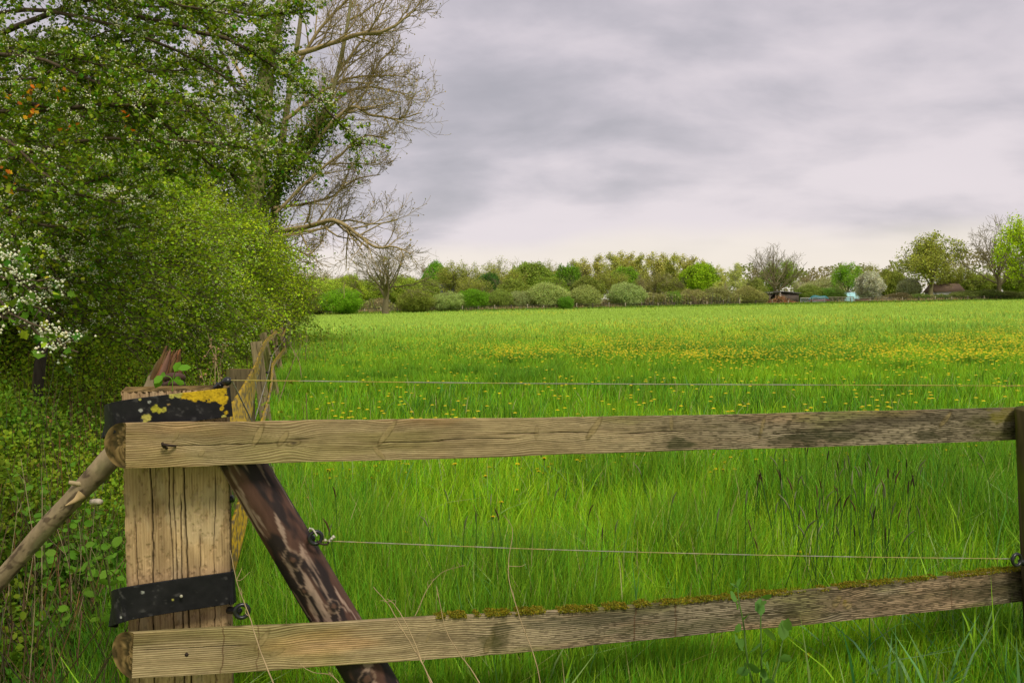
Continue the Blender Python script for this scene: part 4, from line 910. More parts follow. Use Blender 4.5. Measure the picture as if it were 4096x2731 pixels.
for j, (x0, y0, x1, y1, d) in enumerate([(1215, 1520, 1160, 1380, 14), (1060, 1690, 1190, 1400, 11), (1190, 1420, 1200, 1330, 22), (1210, 1450, 1225, 1320, 20)]):
    dry_stem(spline([Q(x0, y0 + 60, d), Q((x0 + x1) / 2 + 8, (y0 + y1) / 2, d), Q(x1, y1, d)], 26), .012, ['brown dead stalk right of the leaning planks', 'long slanting dead stalk in front of the leaning planks', 'upright dead stalk beyond the leaning planks', 'dead stalk furthest out beside the meadow'][j], None, 4, False, (.30, .22, .12))
# weeds by the side fence
for j, (sx, sy, d) in enumerate([(1190, 1520, 20), (1215, 1440, 26), (1240, 1380, 33), (1185, 1390, 30), (1085, 1690, 6.5)]):
    g_ = Q(sx, sy, d); nw = 500; mb = MB(); wd = d * .03
    pos = np.array([g_[0], g_[1], 0]) + np.abs(R.normal(size=(nw, 3))) * np.array([0, 0, .42 if d > 9 else .35]) + R.normal(size=(nw, 3)) * np.array([wd, wd, .05]); pos[:, 2] = np.abs(pos[:, 2])
    leaves(mb, pos, max(.035, d * .0028) * R.uniform(.6, 1.2, nw), var((.22, .33, .03), nw, .25), 'leaf', .3)
    tubes(mb, np.stack([pos[:60] * np.array([1, 1, 0]), pos[:60]], 1), np.full((60, 2), .004), 3, (.3, .22, .12))
    tag(mb.build('weeds', M_LEAF), 'pale green weeds climbing beside the leaning planks', 'weeds', kind='stuff')

# sapling in front of the lower rail
def sapling():
    base = Q(3020, 2960, 2.2); rt = empty('sapling', base, 'young green sapling with oval leaves in front of the lower rail', 'sapling'); bpy.context.view_layer.update(); ms, ml = MB(), MB()
    ST = [[(3030, 2800, 2.25), (2990, 2640, 2.25), (2975, 2500, 2.27), (2955, 2400, 2.28), (2950, 2335, 2.3)], [(3040, 2800, 2.25), (3046, 2640, 2.22), (3042, 2500, 2.24), (3045, 2380, 2.26)], [(3060, 2790, 2.2), (3110, 2660, 2.2), (3130, 2560, 2.22), (3160, 2500, 2.24)]]
    for s_ in ST: tubes(ms, spline([Q(*q) for q in s_], 16), np.linspace(.0032, .0014, 16), 6, (.13, .22, .05))
    for (x_, y_, sz, dx, dy) in [(2950, 2400, .05, -1, .6), (2955, 2420, .05, 1, .15), (2968, 2470, .055, 1, -.7), (2965, 2520, .05, -.9, .5), (2952, 2345, .035, .3, 1), (2950, 2350, .03, -.4, 1), (2975, 2600, .075, -.3, 1), (2990, 2650, .05, 1, -1), (2975, 2580, .055, -1, .6),
                                (3044, 2460, .06, 0, 1), (3046, 2390, .045, .4, 1), (3044, 2400, .035, -.4, 1), (3046, 2560, .06, -.1, -1), (3050, 2515, .06, 1, -.1), (3046, 2620, .05, 1, .1), (3046, 2640, .05, 1, -.5), (3044, 2680, .055, -.8, -.3), (3040, 2700, .06, 1, .2),
                                (3130, 2560, .07, .1, 1), (3110, 2630, .06, 1, -.2), (3150, 2520, .05, .3, 1), (3060, 2720, .055, 1, -.2), (3020, 2740, .05, -1, -.4), (3080, 2690, .05, .8, .4), (3000, 2680, .05, -1, -.2)]:
        leaves(ml, Q(x_, y_, 2.2)[None], np.array([sz * .8]), var((.13, .27, .05), 1, .1, .02), 'leaf', .2, tdir=(crt * dx + cup * dy) * 3.5)
    fparent(ms.build('stem', M_LEAF), rt); fparent(ml.build('leaves', M_LEAF), rt)
sapling()
mb = MB(); g0 = Q(3900, 2900, 2.6); nb = 150   # broad blue-green blades at the corner of the bay
x = g0[0] + R.normal(size=nb) * .28; y = g0[1] + R.normal(size=nb) * .22
blades(mb, x, y, R.uniform(.35, .62, nb), R.uniform(.010, .016, nb), var((.13, .27, .10), nb, .15), 3, .9)
tag(mb.build('coarse_grass', M_GRASS), 'clump of broad arching blue green grass under the lower rail near the end post', 'grass', kind='stuff')
leafy_plant('nettle', (1.75, 2.75, 0), .42, 7, .06, (.08, .20, .02), 'dark toothed nettle clump low under the rail near the end post', None, .2, .06)

# ---------------------------------------------------------------- meadow flowers
def head_mesh(mb, c, r, detail=14):
    a = np.arange(detail) / detail * 2 * PI
    for (rr_, z_, n_) in ((r, .0, 1), (r * .68, r * .18, 1)):
        tip = np.stack([np.cos(a), np.sin(a), 0 * a], 1) * rr_ + np.array([0, 0, z_ + r * .12]); w = .34 * rr_
        l = np.stack([np.cos(a - .26), np.sin(a - .26), 0 * a], 1) * rr_ * .75 + np.array([0, 0, z_ + r * .05]); q = np.stack([np.cos(a + .26), np.sin(a + .26), 0 * a], 1) * rr_ * .75 + np.array([0, 0, z_ + r * .05])
        cen = np.zeros((detail, 3)) + np.array([0, 0, z_ - r * .1]); V = np.stack([cen, l, tip, q], 1).reshape(-1, 3) + c
        mb.add(V, np.arange(detail * 4).reshape(-1, 4), (.85, .60, .008))
def ground_at(sx, sy, z=.3):
    d = unit(fw + crt * ((sx / 4 - 512) / F) - cup * ((sy / 4 - 341) / F)); return CP + d * ((CH - z) / -d[2])
protos = []
for v in range(3):
    rt = empty('dandelion', (0, 0, 0)); mb = MB(); hz_ = .30; tubes(mb, spline([(0, 0, 0), (.01 * v, .012, .15), (.02 * (v - 1), .01, hz_)], 6), np.full(6, .0028), 5, (.25, .30, .10)); st_ = mb.build('stem', M_LEAF); st_.parent = rt
    mb = MB(); head_mesh(mb, np.array([.02 * (v - 1), .01, hz_]), .018, 16); hd = mb.build('flower_head', M_PETAL); hd.parent = rt
    mb = MB(); tubes(mb, np.array([[.02 * (v - 1), .01, hz_ - .016], [.02 * (v - 1), .01, hz_ + .001]]), np.array([.005, .009]), 7, (.12, .22, .03)); sp_ = mb.build('sepals', M_LEAF); sp_.parent = hd; protos.append(rt)
used = [False] * 3
def put(ptos, used, x, y, s, rz, tilt=(0, 0)):
    v = R.integers(len(ptos))
    if used[v]: o = copy_tree(ptos[v])
    else: o = ptos[v]; used[v] = True
    o.location = (float(x), float(y), 0); o.scale = (s, s, s); o.rotation_euler = (tilt[0], tilt[1], rz); return o
near = [(1315, 1885), (1330, 1880), (1292, 1888), (1325, 1912), (1318, 1915), (1198, 1992), (1290, 2105), (1290, 2118), (1565, 2105), (1575, 2112), (1983, 2070), (1780, 2258), (2318, 1843), (3200, 2200), (3258, 2222), (2614, 2570), (3200, 2618), (3850, 2440), (3970, 2415), (2010, 2010), (2100, 1950)]
dl = []
for (sx, sy) in near:
    z_ = .30; g_ = ground_at(sx, sy, z_); dl.append((g_[0], g_[1], z_ / .30))
def flower_density(x, y):
    px = 512 + x / y * F; band = sst(12, 20, y) * sst(60, 38, y); right = .12 + .88 * sst(380, 760, px + (y - 25) * 2)
    pt = sst(.42, .62, fbm(x * .12, y * .10, seed=301, octv=4)); clus = .25 + .75 * sst(.42, .60, fbm(x * .7, y * .7, seed=302))
    far = sst(60, 75, y) * sst(165, 120, y) * sst(.50, .62, fbm(x * .05, y * .03, seed=303)) * .5
    return (band * right * (.10 + 3.0 * pt) + far * 1.8) * clus + .013 * sst(160, 60, y)
x, d = scatter(72000, 5.5, 150, 300, 1064, 1.0); y = d; k = (R.random(len(x)) < flower_density(x, y)) & (x > fence_x(y) + .5); x, y = x[k], y[k]
o_ = np.argsort(y); x, y = x[o_], y[o_]; nind = min(279, len(x))
for i in range(nind): dl.append((x[i], y[i], R.uniform(.8, 1.15)))
for (x_, y_, s_) in dl:
    o = put(protos, used, x_, y_, s_, R.uniform(0, 6.28), (R.normal() * .1, R.normal() * .1))
    tag(o, 'yellow dandelion flower standing in the meadow grass', 'dandelion', 'dandelions standing in the meadow grass')
mb = MB(); xr, yr = x[nind:], y[nind:]; n = len(xr); s_ = np.maximum(.024, .00082 * yr); zz = R.uniform(.34, .46, n)
a = np.arange(6) / 6 * 2 * PI; hexv = np.stack([np.cos(a), np.sin(a), 0 * a + .15], 1)
V = np.stack([xr, yr, zz], 1)[:, None] + np.concatenate([hexv, [[0, 0, .45]]])[None] * s_[:, None, None]
fc = np.array([[i, (i + 1) % 6, 6] for i in range(6)]); cc = var((.85, .62, .008), n, .12, .03)
mb.add(V.reshape(-1, 3), (np.arange(n)[:, None, None] * 7 + fc[None]).reshape(-1, 3), np.repeat(cc, 7, 0))
tag(mb.build('dandelions', M_PETAL), 'thousands of yellow dandelions drifting across the middle of the meadow', 'dandelions', kind='stuff')
# foxtail grass heads
fp, fu = [], [False] * 4
for v in range(4):
    rt = empty('foxtail_grass', (0, 0, 0)); lean_ = [.02, .06, .04, .09][v]; hz_ = .62; c_ = [(.05, .04, .022), (.12, .07, .035), (.16, .19, .08), (.22, .24, .11)][v]
    p = spline([(0, 0, 0), (lean_ * .2, 0, .3), (lean_, .01, hz_)], 10); mb = MB(); tubes(mb, p, np.full(10, .0016), 4, (.07, .16, .03)); s_ = mb.build('stem', M_LEAF); s_.parent = rt
    e = p[-1]; q = spline([e, e + np.array([lean_ * .15, 0, .030]), e + np.array([lean_ * .42, 0, .057])], 9); mb = MB(); tubes(mb, q, np.array([.0012, .0026, .0031, .0033, .0033, .003, .0026, .002, .0008]), 7, c_); h_ = mb.build('seed_head', M_LEAF); h_.parent = rt; fp.append(rt)
FX = [(R.normal(3300, 170), R.uniform(1790, 2160)) for _ in range(52)] + [(R.normal(3480, 120), R.uniform(1800, 2100)) for _ in range(24)] + [(R.uniform(1200, 4050), R.uniform(1880, 2500)) for _ in range(60)]
for (sx, sy) in FX:
    g_ = ground_at(sx, sy, .62)
    if g_[1] < 3.0: continue
    o = put(fp, fu, g_[0], g_[1], R.uniform(.85, 1.08), R.uniform(0, 6.28), (R.normal() * .07, R.normal() * .07)); tag(o, 'thin foxtail grass stalk with a cylindrical seed head in the near meadow', 'foxtail grass', 'foxtail stalks in the near meadow')
for p_, u_ in zip(protos + fp, used + fu):
    if not u_:
        for c_ in list(p_.children_recursive): bpy.data.objects.remove(c_)
        bpy.data.objects.remove(p_)
# ---------------------------------------------------------------- branching trees
def rot_about(v, ax, a):
    return v * math.cos(a) + np.cross(ax, v) * math.sin(a) + ax * (ax @ v) * (1 - math.cos(a))
def grow(store, p, d, L_, r, lvl, prm, rng):
    """store: list per level of (points(5,3), radii(5))"""
    n = 5; pts = [p]; dd_ = d / np.linalg.norm(d)
    for i in range(n - 1):
        dd_ = dd_ + rng.normal(size=3) * prm['wob'][lvl] + np.array([0, 0, prm['up'][lvl]]); dd_ = dd_ / np.linalg.norm(dd_); pts.append(pts[-1] + dd_ * L_ / (n - 1))
    pts = np.array(pts); store[lvl].append((pts, np.linspace(r, r * prm['taper'][lvl], n)))
    if lvl + 1 >= prm['levels']: return
    k = prm['kids'][lvl]; k = int(k * rng.uniform(.8, 1.2) + .5)
    for j in range(k):
        t = rng.uniform(prm['start'][lvl], 1.0) if j else 1.0
        i = min(int(t * (n - 1)), n - 2); f = t * (n - 1) - i; q = pts[i] * (1 - f) + pts[i + 1] * f; T = pts[i + 1] - pts[i]; T /= np.linalg.norm(T)
        ax = rng.normal(size=3); ax = np.cross(T, ax); ax /= np.linalg.norm(ax) + 1e-9
        nd = rot_about(T, ax, math.radians(rng.uniform(*prm['ang'][lvl])) * (1 if j else .5))
        grow(store, q, nd, L_ * rng.uniform(*prm['len'][lvl]) * (1 - .25 * t if j else 1), r * (1 - (1 - prm['taper'][lvl]) * t) * prm['rk'][lvl], lvl + 1, prm, rng)
def flush(mb, store, sides, col, jit=.12):
    for l, s_ in enumerate(store):
        if not s_: continue
        pa = np.array([q[0] for q in s_]); ra = np.array([q[1] for q in s_]); c = np.array(col) * (1 + R.normal(size=(len(s_), 1)) * jit)
        tubes(mb, pa, ra, sides[min(l, len(sides) - 1)], np.clip(c, .005, 1))

# the tall bare tree with ivy behind the hedge
D0 = 27.0
big = empty('bare_tree', (-11.9, D0, 0), 'tall leafless tree with an ivy clad trunk towering over the hedge', 'tree'); bpy.context.view_layer.update()
prm = dict(levels=4, wob=[.10, .14, .16, .16], up=[.03, .08, .09, .07], taper=[.35, .3, .3, .4], kids=[12, 8, 5, 0], start=[.12, .12, .15, 0], ang=[(25, 65), (25, 60), (25, 60), (0, 1)], len=[(.30, .55), (.35, .62), (.4, .7), (1, 1)], rk=[.42, .5, .6, 1])
store = [[] for _ in range(4)]; mt = MB()
BK = (.33, .255, .12)
def trunk(pts, r0, r1, n=40):
    p = spline([Q(*q) for q in pts], n); tubes(mt, p, np.linspace(r0, r1, n) * (1 + .08 * np.sin(np.arange(n) * .9)), 12, (.24, .22, .10)); return p
g_ = Q(1010, 1230, D0); g_[2] = -.1
tr1 = trunk([(980, 1200, D0), (1000, 900, D0), (1040, 640, D0), (1063, 330, D0), (1085, 190, D0 - .2), (1131, 0, D0 - .6), (1190, -260, D0 - 1), (1230, -420, D0 - 1)], .36, .12)
tr2 = trunk([(1060, 1200, D0 + 1), (1100, 830, D0 + 1), (1130, 560, D0 + 1), (1165, 330, D0 + 1), (1200, 100, D0 + 1), (1225, -200, D0 + 1)], .17, .05)
tr3 = trunk([(1000, 1180, D0 + .5), (1075, 800, D0 + .3), (1180, 640, D0), (1280, 500, D0 - .3), (1340, 330, D0 - .3), (1390, 100, D0 - .5), (1420, -150, D0 - .5)], .15, .04)
rng = np.random.default_rng(44)
def limb(pts, r0, kids=15, L0=None, r1=.018):
    pts = [(1250 + (a - 1250) * .86 if a > 1250 else a, b, c) for a, b, c in pts]
    p = spline([Q(*q) for q in pts], 28); nz = np.cumsum(R.normal(size=p.shape) * .012, 0); p = p + nz; tubes(mt, p, np.linspace(r0, r1, 28), 7, BK)
    Lt = np.linalg.norm(np.diff(p, axis=0), axis=1).sum()
    for j in range(int(kids * .78)):
        t = R.uniform(.12, 1); i = min(int(t * 27), 26); T = unit(p[i + 1] - p[i]); ax = unit(np.cross(T, R.normal(size=3))); a = math.radians(R.uniform(20, 62)); nd = rot_about(T, ax, a); nd = nd + np.array([.12, 0, .10])
        grow(store, p[i], nd, Lt * R.uniform(.17, .36) * (1.3 - .8 * t), (r0 * (1 - t) + r1 * t) * .45 + .004, 1, prm, rng)
limb([(1117, 231, D0 - .2), (1250, 200, D0 - .5), (1433, 144, D0 - 1), (1600, 120, D0 - 1.4), (1680, 75, D0 - 1.5), (1728, 42, D0 - 1.6)], .10, 26)
limb([(1100, 930, D0), (1230, 905, D0 - .5), (1340, 885, D0 - 1), (1430, 925, D0 - 1.2), (1530, 990, D0 - 1.4), (1620, 985, D0 - 1.5), (1700, 1010, D0 - 1.6)], .10, 24)
limb([(1090, 960, D0), (1180, 925, D0 + .5), (1300, 905, D0 + .8), (1400, 880, D0 + 1), (1550, 900, D0 + 1.2), (1650, 880, D0 + 1.2)], .06, 20)
limb([(1180, 700, D0), (1300, 520, D0 - .4), (1420, 430, D0 - .6), (1510, 455, D0 - .8), (1640, 470, D0 - 1), (1755, 445, D0 - 1.2)], .08, 24)
limb([(1100, 850, D0), (1250, 690, D0), (1380, 600, D0), (1480, 540, D0), (1590, 560, D0)], .06, 20)
limb([(1090, 830, D0), (1200, 820, D0 + 1), (1330, 790, D0 + 1.4), (1450, 720, D0 + 1.6), (1570, 700, D0 + 1.8)], .06, 22)
limb([(1140, 480, D0 + .5), (1260, 380, D0 + .5), (1400, 310, D0 + .8), (1560, 290, D0 + 1), (1690, 300, D0 + 1)], .07, 24)
limb([(1130, 600, D0 + .5), (1270, 480, D0 + 1), (1420, 370, D0 + 1.5), (1560, 360, D0 + 1.6), (1700, 380, D0 + 1.6)], .06, 22)
limb([(1170, 300, D0 + 1), (1260, 150, D0 + 1), (1370, 40, D0 + 1), (1500, -40, D0 + 1), (1640, -90, D0 + 1)], .07, 20)
limb([(1131, 20, D0 - .5), (1260, -60, D0 - .8), (1420, -150, D0 - 1), (1560, -200, D0 - 1)], .09, 16)
limb([(1340, 330, D0 - .3), (1450, 200, D0 - .4), (1560, 60, D0 - .4), (1620, -60, D0 - .4)], .05, 18)
limb([(1060, 1010, D0), (1160, 990, D0 + .5), (1240, 1010, D0 + .8), (1300, 960, D0 + 1)], .05, 14)
limb([(1100, 900, D0 + 1), (1150, 1000, D0 + 1), (1210, 1050, D0 + 1), (1260, 1060, D0 + 1)], .035, 10)
limb([(1280, 500, D0), (1380, 480, D0 + .3), (1480, 400, D0 + .6), (1570, 250, D0 + .8), (1640, 200, D0 + .9)], .05, 18)
limb([(1080, 760, D0), (1190, 610, D0 + .8), (1300, 640, D0 + 1.2), (1440, 640, D0 + 1.4), (1540, 640, D0 + 1.4)], .045, 18)
limb([(1040, 640, D0), (930, 500, D0 + .6), (850, 330, D0 + 1), (800, 150, D0 + 1.2)], .08, 20)
limb([(1050, 430, D0), (960, 280, D0 + .6), (900, 100, D0 + 1), (880, -80, D0 + 1.2)], .07, 18)
limb([(1020, 760, D0), (930, 680, D0 + .6), (870, 560, D0 + 1), (790, 460, D0 + 1.2)], .05, 16)
for _ in range(12):
    t = R.uniform(.3, 1); p = tr3[int(t * 39)]; grow(store, p, np.array([R.uniform(.1, 1), R.normal() * .4, R.uniform(.1, .9)]), R.uniform(1.6, 2.8), .035, 1, prm, rng)
mbk = MB(); flush(mbk, [[(a, np.maximum(b, .0052)) for a, b in s_] for s_ in store], [6, 4, 3, 3], BK, .18)
tips = np.array([q[0][-1] for q in store[3]]); tips = tips[R.random(len(tips)) < .55]
mleaf = MB(); leaves(mleaf, tips, R.uniform(.03, .07, len(tips)), var((.34, .29, .05), len(tips), .25), 'kite', .2)
fparent(mt.build('trunk', M_BARK, smooth=True), big); fparent(mbk.build('branches', M_BARK), big); fparent(mleaf.build('buds', M_LEAF), big)
mb = MB()
def ivy(p, i0, i1, n, rad, sz=.10):
    i = R.integers(i0, i1, n); q = p[i] + R.normal(size=(n, 3)) * rad * (.5 + fbm(i * .4, i * 0, seed=8))[:, None]; q[:, 2] += R.normal(size=n) * .25; leaves(mb, q, R.uniform(.5, 1.1, n) * sz, var((.12, .20, .014), n, .35), 'leaf', .1)
ivy(tr1, 6, 26, 7000, .30); ivy(tr3, 8, 22, 5200, .26); ivy(tr1, 0, 10, 3500, .5); ivy(tr2, 2, 12, 1500, .3)
iv = mb.build('ivy', M_LEAF); fparent(iv, big)

# ---------------------------------------------------------------- far trees: prototypes at 10 m
def proto(kind, seed):
    rng = np.random.default_rng(seed); st = [[] for _ in range(4)]; mw, ml = MB(), MB(); BKc = (.20, .17, .09)
    if kind in ('bare', 'sparse', 'oak'):
        pr = dict(levels=4, wob=[.05, .12, .16, .16], up=[.05, .09, .05, .03], taper=[.5, .28, .3, .4], kids=[13, 11, 7, 0], start=[.42, .2, .12, 0], ang=[(22, 74), (25, 60), (25, 60), (0, 1)], len=[(1.1, 1.7), (.34, .55), (.4, .7), (1, 1)], rk=[.5, .45, .5, 1])
        grow(st, np.array([0, 0, -.2]), np.array([0, 0, 1.]), 3.6, .30, 0, pr, rng); thin = .016
    elif kind == 'poplar':
        pr = dict(levels=4, wob=[.02, .07, .12, .16], up=[.02, .12, .08, .05], taper=[.25, .3, .3, .4], kids=[24, 6, 4, 0], start=[.25, .2, .15, 0], ang=[(18, 42), (20, 45), (25, 55), (0, 1)], len=[(.22, .36), (.4, .6), (.4, .7), (1, 1)], rk=[.4, .5, .5, 1])
        grow(st, np.array([0, 0, -.2]), np.array([0, 0, 1.]), 8.6, .20, 0, pr, rng); thin = .016
    elif kind == 'birch':
        pr = dict(levels=4, wob=[.04, .12, .14, .16], up=[.02, .12, .0, -.05], taper=[.25, .3, .3, .4], kids=[16, 7, 4, 0], start=[.2, .2, .15, 0], ang=[(22, 50), (20, 50), (25, 60), (0, 1)], len=[(.3, .5), (.4, .6), (.4, .7), (1, 1)], rk=[.4, .5, .5, 1])
        grow(st, np.array([0, 0, -.2]), np.array([0, 0, 1.]), 8.0, .15, 0, pr, rng); thin = .018; BKc = (.36, .33, .28)
    else:                                   # shrubs and dense crowns get several leaders
        pr = dict(levels=4, wob=[.08, .14, .16, .16], up=[.02, .08, .05, .03], taper=[.4, .3, .3, .4], kids=[8, 6, 4, 0], start=[.25, .2, .15, 0], ang=[(20, 55), (25, 60), (25, 60), (0, 1)], len=[(.45, .7), (.4, .65), (.4, .7), (1, 1)], rk=[.5, .5, .5, 1])
        for _ in range(5):
            a = rng.uniform(0, 2 * PI); grow(st, np.array([0, 0, -.1]), np.array([math.cos(a) * .5, math.sin(a) * .5, 1]), 5.6, .14, 0, pr, rng)
        thin = .02
    allp = np.concatenate([q[0] for s_ in st for q in s_]); top = np.percentile(np.concatenate([q[0][-1:] for q in st[3]])[:, 2], 96.5) * 1.04; sc = 10 / top
    st = [[(a * sc, np.maximum(b * sc, thin)) for a, b in s_] for s_ in st]
    if kind in ('bare', 'sparse', 'oak', 'birch', 'poplar'):
        ex = {'bare': 5.4, 'sparse': 4.9, 'oak': 5.0, 'birch': 3.0, 'poplar': 1.45}[kind]; cz_ = 5.6 if kind != 'poplar' else 5.2; rz_ = 10 - cz_
        wob_ = lambda p: 1 + .22 * (fbm(p[..., 0] * .5 + seed, p[..., 1] * .5, p[..., 2] * .5, seed=seed) - .5)
        inside = lambda p: ((p[..., 0] / ex) ** 2 + (p[..., 1] / ex) ** 2 + (np.maximum(0, p[..., 2] - cz_) / rz_) ** 2 < wob_(p)).all()
        st = [st[0]] + [[q for q in s_ if inside(q[0])] for s_ in st[1:]]
    flush(mw, st, [8, 5, 3, 3], BKc, .15)
    tp = np.concatenate([q[0][1:] for q in st[3]]) if st[3] else allp * sc
    def put_l(n, spread, sz, shape='leaf'):
        i = rng.integers(0, len(tp), n); q = tp[i] + rng.normal(size=(n, 3)) * spread; q[:, 2] = np.maximum(q[:, 2], .15)
        g = fbm(q[:, 0] * .8, q[:, 1] * .8, q[:, 2] * .8, seed=seed); c = np.clip((.72 + .62 * g[:, None]) * (1 + R.normal(size=(n, 1)) * .18), .4, 1.9) * np.array([1, 1, 1]); c[:, 0] *= R.uniform(.88, 1.14, n)
        leaves(ml, q, sz * rng.uniform(.6, 1.3, n), c, shape, .4)
    if kind == 'bare': put_l(1400, .1, .05, 'kite')
    elif kind == 'sparse': put_l(12000, .26, .16, 'kite')
    elif kind == 'oak': put_l(9500, .26, .22, 'kite')
    elif kind == 'poplar': put_l(5600, .2, .17, 'kite')
    elif kind == 'birch': put_l(9500, .24, .15, 'kite')
    elif kind in ('dense', 'shrub', 'blossom', 'twiggy'):
        n = 8200; dr = unit(rng.normal(size=(n, 3))); nz = fbm(dr[:, 0] * 2.3 + seed, dr[:, 1] * 2.3, dr[:, 2] * 2.3, seed=seed, octv=4); rr_ = rng.uniform(0, 1, n) ** .3 * (.58 + .8 * nz)
        wd = {'dense': (5.6, 5.6, 4.9, 5.2), 'shrub': (8.2, 8.2, 5.0, 5.0), 'blossom': (4.6, 4.6, 4.7, 5.4), 'twiggy': (7.6, 7.6, 4.9, 5.0)}[kind]
        cp_ = dr * rr_[:, None] * np.array(wd[:3]) + np.array([0, 0, wd[3]]); cp_ = cp_[cp_[:, 2] > .15]; m = len(cp_)
        k = {'dense': 5, 'shrub': 5, 'blossom': 4, 'twiggy': 4}[kind]; q = np.repeat(cp_, k, 0) + rng.normal(size=(m * k, 3)) * .22
        g = fbm(q[:, 0] * .7, q[:, 1] * .7, q[:, 2] * .7, seed=seed + 2); c = np.clip((.66 + .7 * g[:, None]) * (1 + R.normal(size=(m * k, 1)) * .2), .35, 1.9) * np.array([1, 1, 1]); c[:, 0] *= R.uniform(.86, 1.16, m * k)
        leaves(ml, q, {'dense': .30, 'shrub': .28, 'blossom': .28, 'twiggy': .24}[kind] * rng.uniform(.6, 1.3, m * k), c, 'kite', .4)
        out = unit(cp_ - np.array([0, 0, 1.])); tw = np.stack([cp_ - out * .8, cp_ - out * .1 + R.normal(size=(m, 3)) * .08, cp_ + out * .35 + R.normal(size=(m, 3)) * .1], 1)[:: (1 if kind == 'twiggy' else 3)]
        tubes(mw, tw, np.array([.03, .022, .012])[None] * np.ones((len(tw), 1)), 3, BKc)
    rt = empty('tree', (0, 0, 0)); a = mw.build('trunk', M_FBARK); a.parent = rt; b = ml.build('crown', M_FLEAF); b.parent = rt
    return rt
KN = {'bare': ['bare_tree', 3], 'sparse': ['budding_tree', 2], 'oak': ['leafy_tree', 2], 'poplar': ['poplar_tree', 3], 'birch': ['birch_tree', 2], 'dense': ['leafy_tree', 3], 'shrub': ['shrub', 3], 'blossom': ['blossom_tree', 1], 'twiggy': ['twiggy_shrub', 2]}
PROT = {k: [proto(k, 1000 + 37 * i + 7 * v) for v in range(nv)] for i, (k, (_, nv)) in enumerate(KN.items())}
USED = set()
def far(kind, xd, d, topd, wd=1.0, col=(.12, .2, .03), label='', var_=None, cat=None, group=None):
    """xd, topd: where it stands and tops out in the photo (2352 wide); d metres away"""
    px = xd * .43537; h = CH + (hor(px) - topd * .43537) * d / F; ps = PROT[kind]; v = R.integers(len(ps)) if var_ is None else var_ % len(ps); src = ps[v]
    if (kind, v) in USED: o = copy_tree(src)
    else: o = src; USED.add((kind, v))
    o.name = KN[kind][0]; q = P(px, hor(px), d); o.location = (float(q[0]), float(q[1]), 0); s_ = h / 10; o.scale = (s_ * wd, s_ * wd, s_); o.rotation_euler = (0, 0, R.uniform(0, 6.28))
    for c_ in o.children:
        c_.name = 'crown' if 'crown' in c_.name else 'trunk'
        if c_.name.startswith('crown'): c_.color = (*[t * 1.5 for t in col], 1)
    tag(o, label, cat or ('shrub' if 'shrub' in kind or kind == 'twiggy' else 'tree'), group); return o
YG = (.27, .36, .025); OL = (.24, .27, .045); GR = (.12, .24, .02); WIL = (.28, .36, .11); BRN = (.24, .24, .09); OLB = (.27, .30, .05); DKG = (.05, .13, .02); LIM = (.30, .42, .02); CRM = (.42, .43, .35)
# single trees that stand out
far('bare', 885, 150, 545, 1.5, OL, 'bare spreading tree alone behind the far paddock fence, under the low bough', 0)
far('bare', 1780, 232, 553, 1.0, BRN, 'wide bare tree standing over the wooden shed', 1)
far('oak', 1790, 240, 588, .85, (.20, .31, .02), 'fresh green tree behind the bare tree at the shed', 0)
far('oak', 2135, 235, 527, 1.0, OLB, 'big many stemmed tree coming into olive leaf near the right hedge', 1)
far('oak', 2185, 240, 600, 1.1, OL, 'lower olive tree spreading right of the big many stemmed tree')
far('bare', 2295, 225, 487, .9, BRN, 'tall bare tree next to the bright green oak at the field edge', 2)
far('oak', 2368, 200, 470, .72, (.30, .42, .015), 'bright green oak cut by the right border of the photo', 0)
far('blossom', 1998, 212, 625, .95, CRM, 'small white blossoming tree beside the paddock gate')
far('blossom', 2088, 240, 640, 1.1, (.36, .38, .24), 'pale blossoming tree under the big many stemmed tree')
far('dense', 1895, 262, 655, .6, (.05, .07, .03), 'small dark conifer like tree between pale shrubs')
far('oak', 1945, 245, 598, .8, (.17, .33, .02), 'round bright green tree in front of the wind turbine', 1)
far('sparse', 1995, 262, 600, 1.1, OLB, 'thin leaved tree right of the round bright green tree')
far('dense', 2045, 262, 620, .8, (.20, .24, .04), 'olive bushy tree behind the white blossoming tree')
far('sparse', 1870, 290, 622, 1.2, (.24, .20, .11), 'brownish leafless tree left of the wind turbine')
far('sparse', 1840, 275, 640, 1.0, (.36, .36, .22), 'pale blossoming tree right of the shed')
# back row
far('dense', 1003, 238, 602, .55, (.14, .31, .02), 'narrow bright green tree poking up left of the budding trees')
far('sparse', 1060, 228, 592, 1.1, (.26, .29, .05), 'broad budding tree right of the narrow bright green tree', 0)
far('sparse', 1150, 226, 585, 1.05, OLB, 'domed budding tree with visible limbs left of the poplars', 1)
far('dense', 1120, 215, 628, .7, DKG, 'dark green round tree between the two budding trees')
far('dense', 1225, 232, 604, .9, (.20, .28, .04), 'mid green tree right of the domed budding tree')
far('dense', 1305, 228, 610, .7, (.11, .22, .015), 'dark topped round tree in front of the poplars')
far('sparse', 1265, 260, 592, .8, OL, 'thin budding tree left of the poplar row')
PG = 'tall olive poplars in a row on the skyline'
for j, (x_, t_) in enumerate([(1318, 592), (1342, 590), (1378, 580), (1402, 576), (1428, 574), (1452, 576), (1476, 578), (1500, 577), (1524, 577), (1548, 578), (1570, 582), (1592, 584), (1612, 592)]):
    far('poplar', x_, 262 + (j % 3) * 7, t_, 1.15 + .25 * (j % 2), (.37, .37, .10) if j % 3 else (.33, .35, .08), 'tall slender olive poplar on the skyline behind the round willows', j, None, PG)
far('sparse', 1410, 222, 612, 1.1, OL, 'olive fan shaped tree in front of the poplars', 0)
far('dense', 1440, 236, 614, .75, (.16, .29, .02), 'green round crown left of the thin pale birches')
